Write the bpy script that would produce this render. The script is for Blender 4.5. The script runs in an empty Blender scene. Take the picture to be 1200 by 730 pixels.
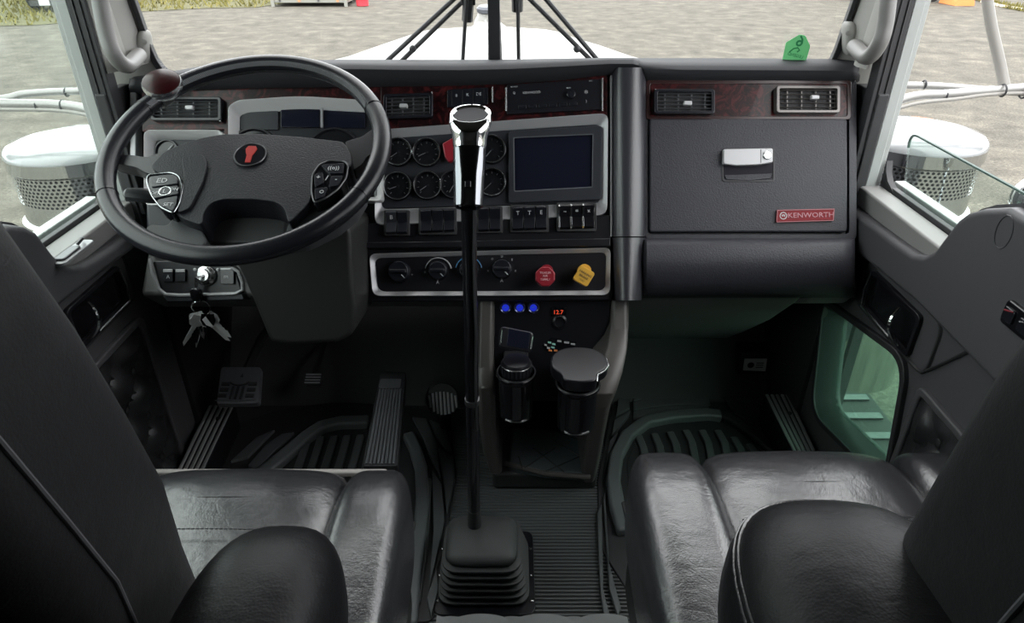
import bpy, bmesh, math, random
from math import sin, cos, tan, pi, radians, sqrt, exp
from mathutils import Vector, Matrix
from mathutils.geometry import tessellate_polygon

random.seed(7)
scene = bpy.context.scene
COL = scene.collection

# ------------------------------------------------------------------ camera
CAM = Vector((0.0, 0.0, 1.15))          # eye point between the seats, metres above the cab floor
TH = radians(30.0)                      # pitch down
F = 800.0                               # focal length in pixels of the 1200 x 730 frame
cam_data = bpy.data.cameras.new('camera')
cam_data.sensor_fit = 'HORIZONTAL'
cam_data.sensor_width = 36.0
cam_data.lens = 36.0 * F / 1200.0
cam_data.clip_start = 0.02
cam_data.clip_end = 500
cam = bpy.data.objects.new('camera', cam_data)
cam.location = CAM
cam.rotation_euler = (radians(60.0), 0, 0)
COL.objects.link(cam)
scene.camera = cam

# ------------------------------------------------------------------ overcast sky
SKY = 5.8
world = bpy.data.worlds.new('overcast_sky')
scene.world = world
world.use_nodes = True
nt = world.node_tree
nt.nodes.clear()
wo = nt.nodes.new('ShaderNodeOutputWorld')
bg = nt.nodes.new('ShaderNodeBackground')
tc = nt.nodes.new('ShaderNodeTexCoord')
sx = nt.nodes.new('ShaderNodeSeparateXYZ')
rp = nt.nodes.new('ShaderNodeValToRGB')
nt.links.new(tc.outputs['Generated'], sx.inputs[0])
nt.links.new(sx.outputs['Z'], rp.inputs[0])
rp.color_ramp.elements[0].position = 0.0
rp.color_ramp.elements[0].color = (0.66, 0.68, 0.70, 1)
rp.color_ramp.elements[1].position = 1.0
rp.color_ramp.elements[1].color = (1.0, 1.0, 1.0, 1)
nt.links.new(rp.outputs[0], bg.inputs['Color'])
bg.inputs['Strength'].default_value = SKY
nt.links.new(bg.outputs[0], wo.inputs[0])

# ------------------------------------------------------------------ exposure
vs = scene.view_settings
vs.view_transform = 'Standard'
vs.look = 'None'
vs.gamma = 1.0
vs.use_curve_mapping = False
vs.exposure = 0.0

# ------------------------------------------------------------------ rays through the frame, for measuring
FW = Vector((0, cos(TH), -sin(TH)))
UP = Vector((0, sin(TH), cos(TH)))
RT = Vector((1, 0, 0))
XC = -0.038                              # centre line of the truck
GZ = -1.25                               # yard level below the cab floor

def ray(px, py):
    return FW + RT * ((px - 600) / F) + UP * ((365 - py) / F)
def atD(px, py, d): return CAM + ray(px, py) * d
def atX(px, py, x):
    r = ray(px, py); return CAM + r * ((x - CAM.x) / r.x)
def atY(px, py, y):
    r = ray(px, py); return CAM + r * ((y - CAM.y) / r.y)
def atZ(px, py, z):
    r = ray(px, py); return CAM + r * ((z - CAM.z) / r.z)

class Fr:
    """a working plane: origin, u to the right, v up, n out of the plane"""
    def __init__(s, o, u, v, n=None):
        s.o = Vector(o); s.u = Vector(u).normalized(); s.v = Vector(v).normalized()
        s.n = Vector(n).normalized() if n is not None else s.u.cross(s.v).normalized()
    def w(s, a, b, h=0.0): return s.o + s.u * a + s.v * b + s.n * h
    def hit(s, px, py, h=0.0):
        r = ray(px, py)
        o = s.o + s.n * h
        t = (o - CAM).dot(s.n) / r.dot(s.n)
        p = CAM + r * t - s.o
        return (p.dot(s.u), p.dot(s.v))
    def hits(s, pts, h=0.0): return [s.hit(x, y, h) for x, y in pts]

# ------------------------------------------------------------------ 2D outlines
def rpoly(pts, r, n=5):
    """polygon with rounded corners; r may be one value or one per corner"""
    out = []
    N = len(pts)
    for i in range(N):
        a = Vector(pts[i - 1]); b = Vector(pts[i]); c = Vector(pts[(i + 1) % N])
        rr = r[i] if isinstance(r, (list, tuple)) else r
        d1 = (a - b); d2 = (c - b)
        l1, l2 = d1.length, d2.length
        k = min(rr, l1 * .49, l2 * .49)
        p1 = b + d1.normalized() * k; p2 = b + d2.normalized() * k
        if k < 1e-6:
            out.append(tuple(b)); continue
        for j in range(n + 1):
            t = j / n
            q = p1 * (1 - t) ** 2 + b * 2 * t * (1 - t) + p2 * t * t
            out.append(tuple(q))
    return out
def rrect(cx, cy, w, h, r, n=4):
    return rpoly([(cx - w/2, cy - h/2), (cx + w/2, cy - h/2), (cx + w/2, cy + h/2), (cx - w/2, cy + h/2)], r, n)
def circ(cx, cy, r, n=24, ry=None, a0=0):
    ry = r if ry is None else ry
    return [(cx + r * cos(a0 + 2*pi*i/n), cy + ry * sin(a0 + 2*pi*i/n)) for i in range(n)]

# ------------------------------------------------------------------ mesh collector
class MB:
    def __init__(s): s.v = []; s.f = []
    def add(s, vs, fs):
        b = len(s.v)
        s.v += [Vector(p) for p in vs]
        s.f += [tuple(b + i for i in f) for f in fs]
        return s
    def prism(s, fr, poly, h0, h1, poly0=None):
        n = len(poly); poly0 = poly0 or poly
        vs = [fr.w(a, b, h0) for a, b in poly0] + [fr.w(a, b, h1) for a, b in poly]
        fs = [tuple(range(n)), tuple(range(n, 2*n))] + [(i, (i+1) % n, n + (i+1) % n, n + i) for i in range(n)]
        return s.add(vs, fs)
    def ring(s, fr, outer, inner, h0, h1, hi=None):
        """frame between two loops of equal length; hi = height of the inner lip"""
        n = len(outer); hi = h1 if hi is None else hi
        vs = [fr.w(a, b, h0) for a, b in outer] + [fr.w(a, b, h1) for a, b in outer] + \
             [fr.w(a, b, hi) for a, b in inner] + [fr.w(a, b, h0) for a, b in inner]
        fs = []
        for k in range(4):
            for i in range(n):
                j = (i + 1) % n; a = k * n; b = ((k + 1) % 4) * n
                fs.append((a + i, a + j, b + j, b + i))
        return s.add(vs, fs)
    def holed(s, fr, outer, holes, h0, h1):
        loops = [outer] + holes
        flat = [p for l in loops for p in l]
        tris = tessellate_polygon([[Vector((a, b, 0)) for a, b in l] for l in loops])
        n = len(flat)
        vs = [fr.w(a, b, h0) for a, b in flat] + [fr.w(a, b, h1) for a, b in flat]
        fs = [tuple(t) for t in tris] + [tuple(n + i for i in t) for t in tris]
        k = 0
        for l in loops:
            m = len(l)
            for i in range(m):
                j = (i + 1) % m
                fs.append((k + i, k + j, n + k + j, n + k + i))
            k += m
        return s.add(vs, fs)
    def box(s, c, size, fr=None):
        c = Vector(c); x, y, z = [d / 2 for d in size]
        if fr is None: ax = (Vector((1,0,0)), Vector((0,1,0)), Vector((0,0,1)))
        else: ax = (fr.u, fr.v, fr.n)
        vs = [c + ax[0]*(x*i) + ax[1]*(y*j) + ax[2]*(z*k) for i in (-1,1) for j in (-1,1) for k in (-1,1)]
        return s.add(vs, [(0,1,3,2),(4,6,7,5),(0,4,5,1),(2,3,7,6),(0,2,6,4),(1,5,7,3)])
    def loft(s, secs, caps=True, closed=False):
        n = len(secs[0]); m = len(secs)
        vs = [p for q in secs for p in q]
        fs = []
        for k in range(m if closed else m - 1):
            a = k * n; b = ((k + 1) % m) * n
            for i in range(n):
                j = (i + 1) % n
                fs.append((a + i, a + j, b + j, b + i))
        if caps and not closed:
            fs += [tuple(range(n)), tuple(range((m-1)*n, m*n))]
        return s.add(vs, fs)
    def tube(s, path, r, seg=10, closed=False, flat=None, up=None):
        path = [Vector(p) for p in path]; N = len(path)
        rs = r if isinstance(r, (list, tuple)) else [r] * N
        secs = []; prev = None
        for i, p in enumerate(path):
            a = path[i-1] if (i > 0 or closed) else p
            b = path[(i+1) % N] if (i < N-1 or closed) else p
            t = (b - a).normalized()
            if prev is None:
                ref = Vector(up) if up else (Vector((0,0,1)) if abs(t.z) < .9 else Vector((1,0,0)))
                x = t.cross(ref).normalized()
            else:
                x = (prev - t * prev.dot(t)).normalized()
            prev = x
            y = t.cross(x)
            fl = flat or 1.0
            secs.append([p + x*(rs[i]*cos(2*pi*k/seg)) + y*(rs[i]*fl*sin(2*pi*k/seg)) for k in range(seg)])
        return s.loft(secs, caps=True, closed=closed)
    def lathe(s, o, axis, prof, seg=24):
        o = Vector(o); z = Vector(axis).normalized()
        x = z.cross(Vector((0,0,1)) if abs(z.z) < .9 else Vector((1,0,0))).normalized(); y = z.cross(x)
        secs = [[o + z*h + x*(r*cos(2*pi*k/seg)) + y*(r*sin(2*pi*k/seg)) for k in range(seg)] for r, h in prof]
        return s.loft(secs)
    def sell(s, c, half, e1=.4, e2=.4, nu=40, nv=20, fr=None, deform=None):
        """rounded pillow (superellipsoid)"""
        c = Vector(c)
        ax = (Vector((1,0,0)), Vector((0,1,0)), Vector((0,0,1))) if fr is None else (fr.u, fr.v, fr.n)
        sp = lambda a, e: (abs(a) ** e) * (1 if a >= 0 else -1)
        secs = []
        for j in range(1, nv):
            ph = -pi/2 + pi * j / nv
            row = []
            for i in range(nu):
                th = 2*pi*i/nu
                x = half[0]*sp(cos(ph), e1)*sp(cos(th), e2); y = half[1]*sp(cos(ph), e1)*sp(sin(th), e2); z = half[2]*sp(sin(ph), e1)
                q = Vector((x, y, z))
                if deform: q = deform(q)
                row.append(c + ax[0]*q.x + ax[1]*q.y + ax[2]*q.z)
            secs.append(row)
        return s.loft(secs)
    def surf(s, fn, nu, nv, closed_u=False):
        vs = [fn(i/(nu if closed_u else nu-1), j/(nv-1)) for j in range(nv) for i in range(nu)]
        fs = []
        for j in range(nv-1):
            for i in range(nu if closed_u else nu-1):
                k = (i+1) % nu
                fs.append((j*nu+i, j*nu+k, (j+1)*nu+k, (j+1)*nu+i))
        return s.add(vs, fs)
    def build(s, name, m, parent=None, bevel=0, seg=2, ang=32, label=None, smooth=True, kind=None, sub=0, base=None):
        me = bpy.data.meshes.new(name)
        off = root_of(parent)
        if parent is None:
            xs = [p.x for p in s.v]; ys = [p.y for p in s.v]; zs = [p.z for p in s.v]
            off = Vector(((min(xs)+max(xs))/2, (min(ys)+max(ys))/2, min(zs)))
        me.from_pydata([tuple(p - off) for p in s.v], [], s.f)
        bm = bmesh.new(); bm.from_mesh(me)
        bmesh.ops.recalc_face_normals(bm, faces=bm.faces)
        bm.to_mesh(me); bm.free()
        if smooth:
            me.polygons.foreach_set('use_smooth', [True] * len(me.polygons))
            me.set_sharp_from_angle(angle=radians(ang))
        me.materials.append(M[m] if isinstance(m, str) else m)
        if base:                                  # the first face is the soil under the blades
            me.materials.append(M[base]); me.polygons[0].material_index = 1
        o = bpy.data.objects.new(name, me)
        COL.objects.link(o)
        if parent is None: o.location = off
        else: o.parent = parent
        if bevel:
            b = o.modifiers.new('bevel', 'BEVEL'); b.width = bevel; b.segments = seg; b.limit_method = 'ANGLE'; b.angle_limit = radians(ang)
            b.harden_normals = smooth
        if sub:
            b = o.modifiers.new('sub', 'SUBSURF'); b.levels = sub; b.render_levels = sub
        if label: o['label'] = label
        if kind: o['kind'] = kind
        return o

ROOTS = {}
def root_of(o):
    while o is not None:
        if o.name in ROOTS: return ROOTS[o.name]
        if o.parent is None: return Vector(o.location)
        o = o.parent
    return Vector((0, 0, 0))
def thing(name, label, cat, loc=(0, 0, 0), group=None):
    o = bpy.data.objects.new(name, None); o.empty_display_size = .05
    COL.objects.link(o); o.location = loc; ROOTS[o.name] = Vector(loc)
    return tag(o, label, cat, group)
def tag(o, label=None, cat=None, group=None, kind=None):
    if label: o['label'] = label
    if cat: o['category'] = cat
    if group: o['group'] = group
    if kind: o['kind'] = kind
    return o
def struct(name, loc=(0, 0, 0), label=None):
    o = bpy.data.objects.new(name, None); o.empty_display_size = .05
    COL.objects.link(o); o.location = loc; ROOTS[o.name] = Vector(loc)
    return tag(o, label, None, None, 'structure')
def clone(o, parent, offset=(0, 0, 0)):
    """copy of a part (and its pieces) moved by an offset"""
    c = o.copy(); COL.objects.link(c); c.parent = parent
    c.location = Vector(o.location) + Vector(offset)
    for ch in list(o.children):
        d = ch.copy(); COL.objects.link(d); d.parent = c
    return c
def text(txt, fr, u, v, size, h, m, parent, name='lettering', rot=0.0, depth=.0004, bold=0.0, mirror=False, sx=1.0, label=None):
    cu = bpy.data.curves.new(name, 'FONT'); cu.body = txt; cu.size = 1.0; cu.align_x = 'CENTER'; cu.align_y = 'CENTER'
    cu.offset = bold; cu.resolution_u = 2
    t = bpy.data.objects.new('tmp', cu); COL.objects.link(t)
    dg = bpy.context.evaluated_depsgraph_get()
    me0 = bpy.data.meshes.new_from_object(t.evaluated_get(dg))
    mb = MB(); c, s_ = cos(rot), sin(rot)
    pts = []
    for q in me0.vertices:
        x = q.co.x * size * sx * (-1 if mirror else 1); y = q.co.y * size
        pts.append(fr.w(u + x*c - y*s_, v + x*s_ + y*c, h))
    mb.add(pts, [tuple(p.vertices) for p in me0.polygons])
    bpy.data.objects.remove(t); bpy.data.curves.remove(cu); bpy.data.meshes.remove(me0)
    o = mb.build(name, m, parent, smooth=False, label=label)
    so = o.modifiers.new('thick', 'SOLIDIFY'); so.thickness = depth; so.offset = 0
    return o

# ------------------------------------------------------------------ materials
M = {}
def nn(t, typ, **kw):
    n = t.nodes.new(typ)
    for k, v in kw.items():
        if k in n.inputs: n.inputs[k].default_value = v
        else: setattr(n, k, v)
    return n
def mat(name, col, rough=.5, metal=0.0, bump=None, bstr=.3, bdist=.0006, var=0.0, vscale=9.0, spec=.5, coat=0.0, aniso=None, rvar=0.0):
    m = bpy.data.materials.new(name); m.use_nodes = True
    t = m.node_tree; b = t.nodes['Principled BSDF']
    b.inputs['Base Color'].default_value = (*col, 1)
    b.inputs['Roughness'].default_value = rough
    b.inputs['Metallic'].default_value = metal
    b.inputs['Specular IOR Level'].default_value = spec
    b.inputs['Coat Weight'].default_value = coat
    tcn = nn(t, 'ShaderNodeTexCoord')
    if var or rvar:
        nz = nn(t, 'ShaderNodeTexNoise', Scale=vscale, Detail=6.0)
        t.links.new(tcn.outputs['Object'], nz.inputs['Vector'])
        if var:
            mx = nn(t, 'ShaderNodeMix', data_type='RGBA')
            mx.inputs['A'].default_value = (*[c*(1-var) for c in col], 1)
            mx.inputs['B'].default_value = (*[min(1, c*(1+var)) for c in col], 1)
            mx.inputs[6].default_value = (*[c*(1-var) for c in col], 1)
            mx.inputs[7].default_value = (*[min(1, c*(1+var)) for c in col], 1)
            t.links.new(nz.outputs['Fac'], mx.inputs[0])
            t.links.new(mx.outputs[2], b.inputs['Base Color'])
        if rvar:
            mr = nn(t, 'ShaderNodeMapRange'); mr.inputs[1].default_value = .3; mr.inputs[2].default_value = .7
            mr.inputs[3].default_value = max(0, rough - rvar); mr.inputs[4].default_value = min(1, rough + rvar)
            t.links.new(nz.outputs['Fac'], mr.inputs[0]); t.links.new(mr.outputs[0], b.inputs['Roughness'])
    if bump:
        nz2 = nn(t, 'ShaderNodeTexNoise', Scale=bump, Detail=3.0)
        t.links.new(tcn.outputs['Object'], nz2.inputs['Vector'])
        bp = nn(t, 'ShaderNodeBump', Strength=bstr, Distance=bdist)
        t.links.new(nz2.outputs['Fac'], bp.inputs['Height'])
        t.links.new(bp.outputs['Normal'], b.inputs['Normal'])
    M[name] = m
    return m
def leather(name, col, rough, crease=.5):
    m = mat(name, col, rough)
    t = m.node_tree; b = t.nodes['Principled BSDF']
    tcn = nn(t, 'ShaderNodeTexCoord')
    wob = nn(t, 'ShaderNodeTexNoise', Scale=9.0, Detail=2.0)
    t.links.new(tcn.outputs['Object'], wob.inputs['Vector'])
    mixv = nn(t, 'ShaderNodeMix', data_type='VECTOR'); mixv.inputs[0].default_value = .12
    t.links.new(tcn.outputs['Object'], mixv.inputs[4]); t.links.new(wob.outputs['Color'], mixv.inputs[5])
    vo = nn(t, 'ShaderNodeTexVoronoi', Scale=24.0, feature='DISTANCE_TO_EDGE')
    t.links.new(mixv.outputs[1], vo.inputs['Vector'])
    mr = nn(t, 'ShaderNodeMapRange'); mr.inputs[1].default_value = 0; mr.inputs[2].default_value = .035; mr.inputs[3].default_value = 0; mr.inputs[4].default_value = 1
    t.links.new(vo.outputs['Distance'], mr.inputs[0])
    g = nn(t, 'ShaderNodeTexVoronoi', Scale=420.0)
    t.links.new(tcn.outputs['Object'], g.inputs['Vector'])
    soft = nn(t, 'ShaderNodeTexNoise', Scale=22.0, Detail=3.0)
    t.links.new(tcn.outputs['Object'], soft.inputs['Vector'])
    b1 = nn(t, 'ShaderNodeBump', Strength=.22, Distance=.0006)
    t.links.new(g.outputs['Distance'], b1.inputs['Height'])
    b2 = nn(t, 'ShaderNodeBump', Strength=crease, Distance=.0007)
    t.links.new(mr.outputs[0], b2.inputs['Height']); t.links.new(b1.outputs[0], b2.inputs['Normal'])
    b3 = nn(t, 'ShaderNodeBump', Strength=.22, Distance=.008)
    t.links.new(soft.outputs['Fac'], b3.inputs['Height']); t.links.new(b2.outputs[0], b3.inputs['Normal'])
    t.links.new(b3.outputs[0], b.inputs['Normal'])
    return m
def ramp_mat(name, stops, scale, rough=.3, detail=8.0, dist=1.5, bump=0.0, coat=0.0, bdist=.02, stretch=(1, 1, 1), fine=None):
    m = bpy.data.materials.new(name); m.use_nodes = True
    t = m.node_tree; b = t.nodes['Principled BSDF']
    b.inputs['Roughness'].default_value = rough; b.inputs['Coat Weight'].default_value = coat
    tcn = nn(t, 'ShaderNodeTexCoord'); mp = nn(t, 'ShaderNodeMapping'); mp.inputs['Scale'].default_value = stretch
    t.links.new(tcn.outputs['Object'], mp.inputs[0])
    nz = nn(t, 'ShaderNodeTexNoise', Scale=scale, Detail=detail, Distortion=dist, Roughness=.65)
    t.links.new(mp.outputs[0], nz.inputs['Vector'])
    cr = nn(t, 'ShaderNodeValToRGB')
    while len(cr.color_ramp.elements) < len(stops): cr.color_ramp.elements.new(.5)
    for e, (p, c) in zip(cr.color_ramp.elements, stops): e.position = p; e.color = (*c, 1)
    src = nz.outputs['Fac']
    if fine:
        n2 = nn(t, 'ShaderNodeTexNoise', Scale=fine, Detail=4.0, Roughness=.7)
        t.links.new(mp.outputs[0], n2.inputs['Vector'])
        ad = nn(t, 'ShaderNodeMix', data_type='FLOAT'); ad.inputs[0].default_value = .55
        t.links.new(nz.outputs['Fac'], ad.inputs[2]); t.links.new(n2.outputs['Fac'], ad.inputs[3]); src = ad.outputs[0]
    t.links.new(src, cr.inputs[0]); t.links.new(cr.outputs[0], b.inputs['Base Color'])
    if bump:
        bp = nn(t, 'ShaderNodeBump', Strength=bump, Distance=bdist)
        t.links.new(src, bp.inputs['Height']); t.links.new(bp.outputs[0], b.inputs['Normal'])
    M[name] = m
    return m
def glass(name, tint, refl=.06, rough=0.0, haze=0.0):
    m = bpy.data.materials.new(name); m.use_nodes = True
    t = m.node_tree; t.nodes.clear()
    out = nn(t, 'ShaderNodeOutputMaterial'); tr = nn(t, 'ShaderNodeBsdfTransparent'); gl = nn(t, 'ShaderNodeBsdfGlossy')
    tr.inputs['Color'].default_value = (*tint, 1); gl.inputs['Roughness'].default_value = rough
    # Schlick reflectance from the facing angle, the same on both faces of the thin sheet
    lw = nn(t, 'ShaderNodeLayerWeight'); mx = nn(t, 'ShaderNodeMixShader')
    pw_ = nn(t, 'ShaderNodeMath', operation='POWER'); pw_.inputs[1].default_value = 5.0
    t.links.new(lw.outputs['Facing'], pw_.inputs[0])
    mul = nn(t, 'ShaderNodeMath', operation='MULTIPLY_ADD'); mul.inputs[1].default_value = .9; mul.inputs[2].default_value = refl
    t.links.new(pw_.outputs[0], mul.inputs[0]); mul.use_clamp = True
    t.links.new(mul.outputs[0], mx.inputs[0]); t.links.new(tr.outputs[0], mx.inputs[1]); t.links.new(gl.outputs[0], mx.inputs[2])
    last = mx
    if haze:
        df = nn(t, 'ShaderNodeBsdfDiffuse'); df.inputs[0].default_value = (.8, .85, .85, 1)
        m2 = nn(t, 'ShaderNodeMixShader'); m2.inputs[0].default_value = haze
        t.links.new(mx.outputs[0], m2.inputs[1]); t.links.new(df.outputs[0], m2.inputs[2]); last = m2
    t.links.new(last.outputs[0], out.inputs[0])
    M[name] = m
    return m
def emit(name, col, s):
    m = bpy.data.materials.new(name); m.use_nodes = True
    b = m.node_tree.nodes['Principled BSDF']
    b.inputs['Base Color'].default_value = (*[c*.2 for c in col], 1)
    b.inputs['Emission Color'].default_value = (*col, 1); b.inputs['Emission Strength'].default_value = s
    M[name] = m

mat('dash_vinyl', (.030, .030, .037), .44, bump=380, bstr=.6, bdist=.0014, spec=0.32)
mat('cap_vinyl', (.026, .027, .031), .66, bump=800, bstr=.4, bdist=.0006, spec=0.25)
mat('smooth_black', (.010, .010, .013), .30, bump=300, bstr=.05, spec=0.4)
mat('panel_black', (.014, .015, .019), .36, spec=0.3)
mat('gloss_black', (.008, .008, .010), .12)
mat('matt_black', (.026, .026, .028), .58, bump=500, bstr=.3)
mat('carpet_black', (.060, .060, .062), .85, bump=600, bstr=.6)
mat('switch_black', (.010, .011, .015), .24)
mat('silver_plastic', (.33, .33, .34), .36, metal=.3)
mat('silver_light', (.46, .46, .47), .42, metal=.2)
mat('chrome', (.86, .87, .88), .06, metal=1.0)
mat('dull_chrome', (.70, .71, .72), .22, metal=1.0)
mat('brushed_alu', (.62, .62, .62), .34, metal=1.0, bump=200, bstr=.08)
mat('dark_metal', (.10, .10, .105), .30, metal=.8)
mat('pillar_grey', (.33, .325, .305), .55, bump=500, bstr=.15)
mat('handle_grey', (.19, .186, .18), .42, bump=400, bstr=.12)
mat('headliner', (.035, .034, .033), .9, bump=300, bstr=.3)
mat('kick_lifted', (.17, .17, .17), .6, bump=400, bstr=.2)  # black panels made paler: a lift of their deep shade put into the colour
mat('floor_rubber', (.045, .045, .048), .5, bump=300, bstr=.2)
mat('handle_silver', (.43, .43, .44), .40, metal=.2)
mat('column_vinyl', (.030, .030, .036), .30, bump=380, bstr=.35, bdist=.0010, spec=.75)
mat('inlay_black', (.010, .009, .014), .55, spec=.15)
mat('pod_chrome', (.34, .35, .36), .2, metal=1.0)
mat('tread_grey', (.11, .115, .125), .40)
mat('rib_metal', (.36, .37, .37), .35, metal=.3)
mat('badge_edge', (.24, .07, .08), .35, metal=.3)
mat('sill_grey', (.25, .245, .24), .5, bump=400, bstr=.1)
mat('door_vinyl', (.074, .073, .078), .48, bump=600, bstr=.35)
mat('rubber', (.028, .028, .031), .50, bump=300, bstr=.15)
mat('mat_rubber', (.090, .096, .10), .45, bump=350, bstr=.2)
mat('boot_rubber', (.052, .053, .056), .55, bump=250, bstr=.15)
mat('white_paint', (.40, .42, .41), .25, coat=.5)
mat('hood_paint', (.25, .245, .228), .30, coat=.15)
mat('ornament_grey', (.09, .095, .11), .3, metal=.3)
mat('silver_bright', (.60, .60, .60), .38, metal=.1)
mat('grass_soil', (.085, .080, .030), .95, var=.4, vscale=4)
mat('trailer_paint', (.26, .26, .23), .6)
mat('white_mark', (.45, .45, .46), .5)
mat('ink', (.03, .03, .03), .6)
mat('wood_frame', (.03, .012, .012), .25)
mat('red_knob', (.24, .012, .022), .35)
mat('red_badge', (.17, .001, .006), .3, spec=.15)
mat('canister_chrome', (.60, .62, .63), .08, metal=1.0)
mat('red_emblem', (.30, .016, .012), .5, spec=.2)
mat('yellow_knob', (.62, .34, .04), .4)
def paper(name, col):
    m = bpy.data.materials.new(name); m.use_nodes = True
    t = m.node_tree; t.nodes.clear()
    out = nn(t, 'ShaderNodeOutputMaterial'); d = nn(t, 'ShaderNodeBsdfDiffuse'); tr = nn(t, 'ShaderNodeBsdfTranslucent'); mx = nn(t, 'ShaderNodeMixShader')
    d.inputs[0].default_value = (*col, 1); tr.inputs[0].default_value = (*col, 1); mx.inputs[0].default_value = .45
    t.links.new(d.outputs[0], mx.inputs[1]); t.links.new(tr.outputs[0], mx.inputs[2]); t.links.new(mx.outputs[0], out.inputs[0]); M[name] = m
paper('green_tag', (.27, .60, .34))
mat('green_ink', (.02, .22, .09), .6)
mat('screen_dark', (.008, .009, .018), .14)
mat('gauge_face', (.010, .011, .013), .16)
mat('dial_mark', (.16, .16, .17), .5)
mat('quilt_grey', (.22, .225, .23), .55, bump=500, bstr=.3)
mat('thread', (.16, .16, .17), .6)
mat('tray_leather', (.07, .085, .09), .45, bump=500, bstr=.3)
mat('console_grey', (.085, .080, .075), .38, bump=600, bstr=.3)
mat('column_grey', (.018, .018, .018), .5, bump=500, bstr=.2, spec=0.25)
mat('decal', (.30, .55, .48), .4)
mat('orange_paint', (.80, .26, .08), .5)
mat('red_plastic', (.62, .05, .07), .45)
mat('tyre', (.02, .02, .02), .8)
mat('kerb_paint', (.85, .82, .70), .7)
mat('cable', (.24, .23, .21), .4)
mat('tube_paint', (.27, .265, .255), .25, metal=.2, coat=.4)
mat('white_label', (.7, .72, .72), .5)
leather('seat_leather', (.027, .027, .030), .27, .10)
M['seat_leather'].node_tree.nodes['Principled BSDF'].inputs['Specular IOR Level'].default_value = 1.0
leather('back_leather', (.016, .016, .017), .50, .08)
M['back_leather'].node_tree.nodes['Principled BSDF'].inputs['Specular IOR Level'].default_value = .30
leather('arm_leather', (.008, .008, .009), .42, .06)
M['arm_leather'].node_tree.nodes['Principled BSDF'].inputs['Specular IOR Level'].default_value = .16
leather('door_leather', (.022, .022, .024), .34, .08)
mat('wheel_leather', (.010, .0105, .0135), .27, bump=900, bstr=.25, bdist=.0005, spec=.36)
mat('wheel_pad', (.009, .0095, .0125), .40, bump=420, bstr=.6, bdist=.0012, spec=0.22)
mat('spoke_grey', (.040, .042, .045), .40, spec=0.35)
ramp_mat('burl_wood', [(.36, (.004, .002, .003)), (.50, (.018, .004, .005)), (.61, (.070, .011, .012)), (.74, (.014, .003, .004))], 30, rough=.32, dist=2.5, coat=.12)
M['burl_wood'].node_tree.nodes['Principled BSDF'].inputs['Specular IOR Level'].default_value = .25
ramp_mat('knob_wood', [(.3, (.006, .0015, .0015)), (.55, (.028, .003, .004)), (.8, (.010, .002, .002))], 60, rough=.3, coat=.0)
M['knob_wood'].node_tree.nodes['Principled BSDF'].inputs['Specular IOR Level'].default_value = .3
ramp_mat('gravel', [(.36, (.031, .027, .020)), (.46, (.070, .063, .049)), (.54, (.100, .090, .070)), (.64, (.190, .172, .136))], 2.2, rough=.95, dist=.4, bump=.7, bdist=.03, fine=34.0, detail=9)
ramp_mat('grass', [(.3, (.10, .10, .022)), (.5, (.175, .155, .040)), (.7, (.23, .19, .07))], 6, rough=.9, dist=.5)
mat('grass_blade', (.33, .30, .08), .8, var=.5, vscale=3)
glass('windshield_glass', (.975, .98, .975), refl=.02)
glass('door_glass', (.90, .95, .925), refl=.03, haze=.03)
glass('peep_glass', (.58, .82, .70), refl=.04, haze=.05)
emit('blue_glow', (.015, .035, .8), .6)
emit('red_glow', (1.0, .09, .03), .8)
# ================================================================== the yard outside
mb = MB()
mb.add([(-90, -60, GZ), (90, -60, GZ), (90, 140, GZ), (-90, 140, GZ)], [(0, 1, 2, 3)])
mb.build('ground', 'gravel', kind='structure', label='pale gravel yard around the truck')

def grass_patch(name, label, pts, nblades, seed):
    rnd = random.Random(seed)
    mb = MB()
    n = len(pts)
    cx = sum(p[0] for p in pts)/n; cy = sum(p[1] for p in pts)/n
    mb.add([(x, y, GZ + .012) for x, y in pts], [tuple(range(n))])
    xs = [p[0] for p in pts]; ys = [p[1] for p in pts]
    def inside(x, y):
        c = False; j = n - 1
        for i in range(n):
            if (pts[i][1] > y) != (pts[j][1] > y) and x < (pts[j][0]-pts[i][0])*(y-pts[i][1])/(pts[j][1]-pts[i][1]) + pts[i][0]: c = not c
            j = i
        return c
    k = 0
    while k < nblades:
        x = rnd.uniform(min(xs), max(xs)); y = rnd.uniform(min(ys), max(ys))
        if not inside(x, y): continue
        k += 1
        h = rnd.uniform(.06, .22); a = rnd.uniform(0, pi); w = .035
        dx, dy = cos(a)*w, sin(a)*w; lx, ly = rnd.uniform(-.1, .1), rnd.uniform(-.1, .1)
        mb.add([(x-dx, y-dy, GZ), (x+dx, y+dy, GZ), (x+lx, y+ly, GZ+h)], [(0, 1, 2)])
    o = mb.build(name, 'grass', kind='stuff', smooth=False, base='grass_soil')
    tag(o, label, 'grass')
    return o
g0 = [atZ(x, y, GZ) for x, y in ((-260, 42), (-90, 36), (0, 31), (40, 30), (80, 27), (160, 14), (240, 10), (300, 9), (335, 4), (350, -6))]
grass_patch('grass_verge', 'dry yellow green grass verge at the far left edge of the yard',
            [(p.x, p.y) for p in g0] + [(-4, 40), (-40, 40), (-40, 14)], 26000, 1)
g1 = [atZ(x, y, GZ) for x, y in ((1140, 0), (1168, 8), (1200, 14), (1290, 34), (1400, 40))]
grass_patch('grass_strip', 'thin dry grass strip along the kerb at the far right',
            [(p.x, p.y - .1) for p in g1] + [(p.x + .4, p.y + 1.0) for p in reversed(g1)], 1500, 2)
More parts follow.
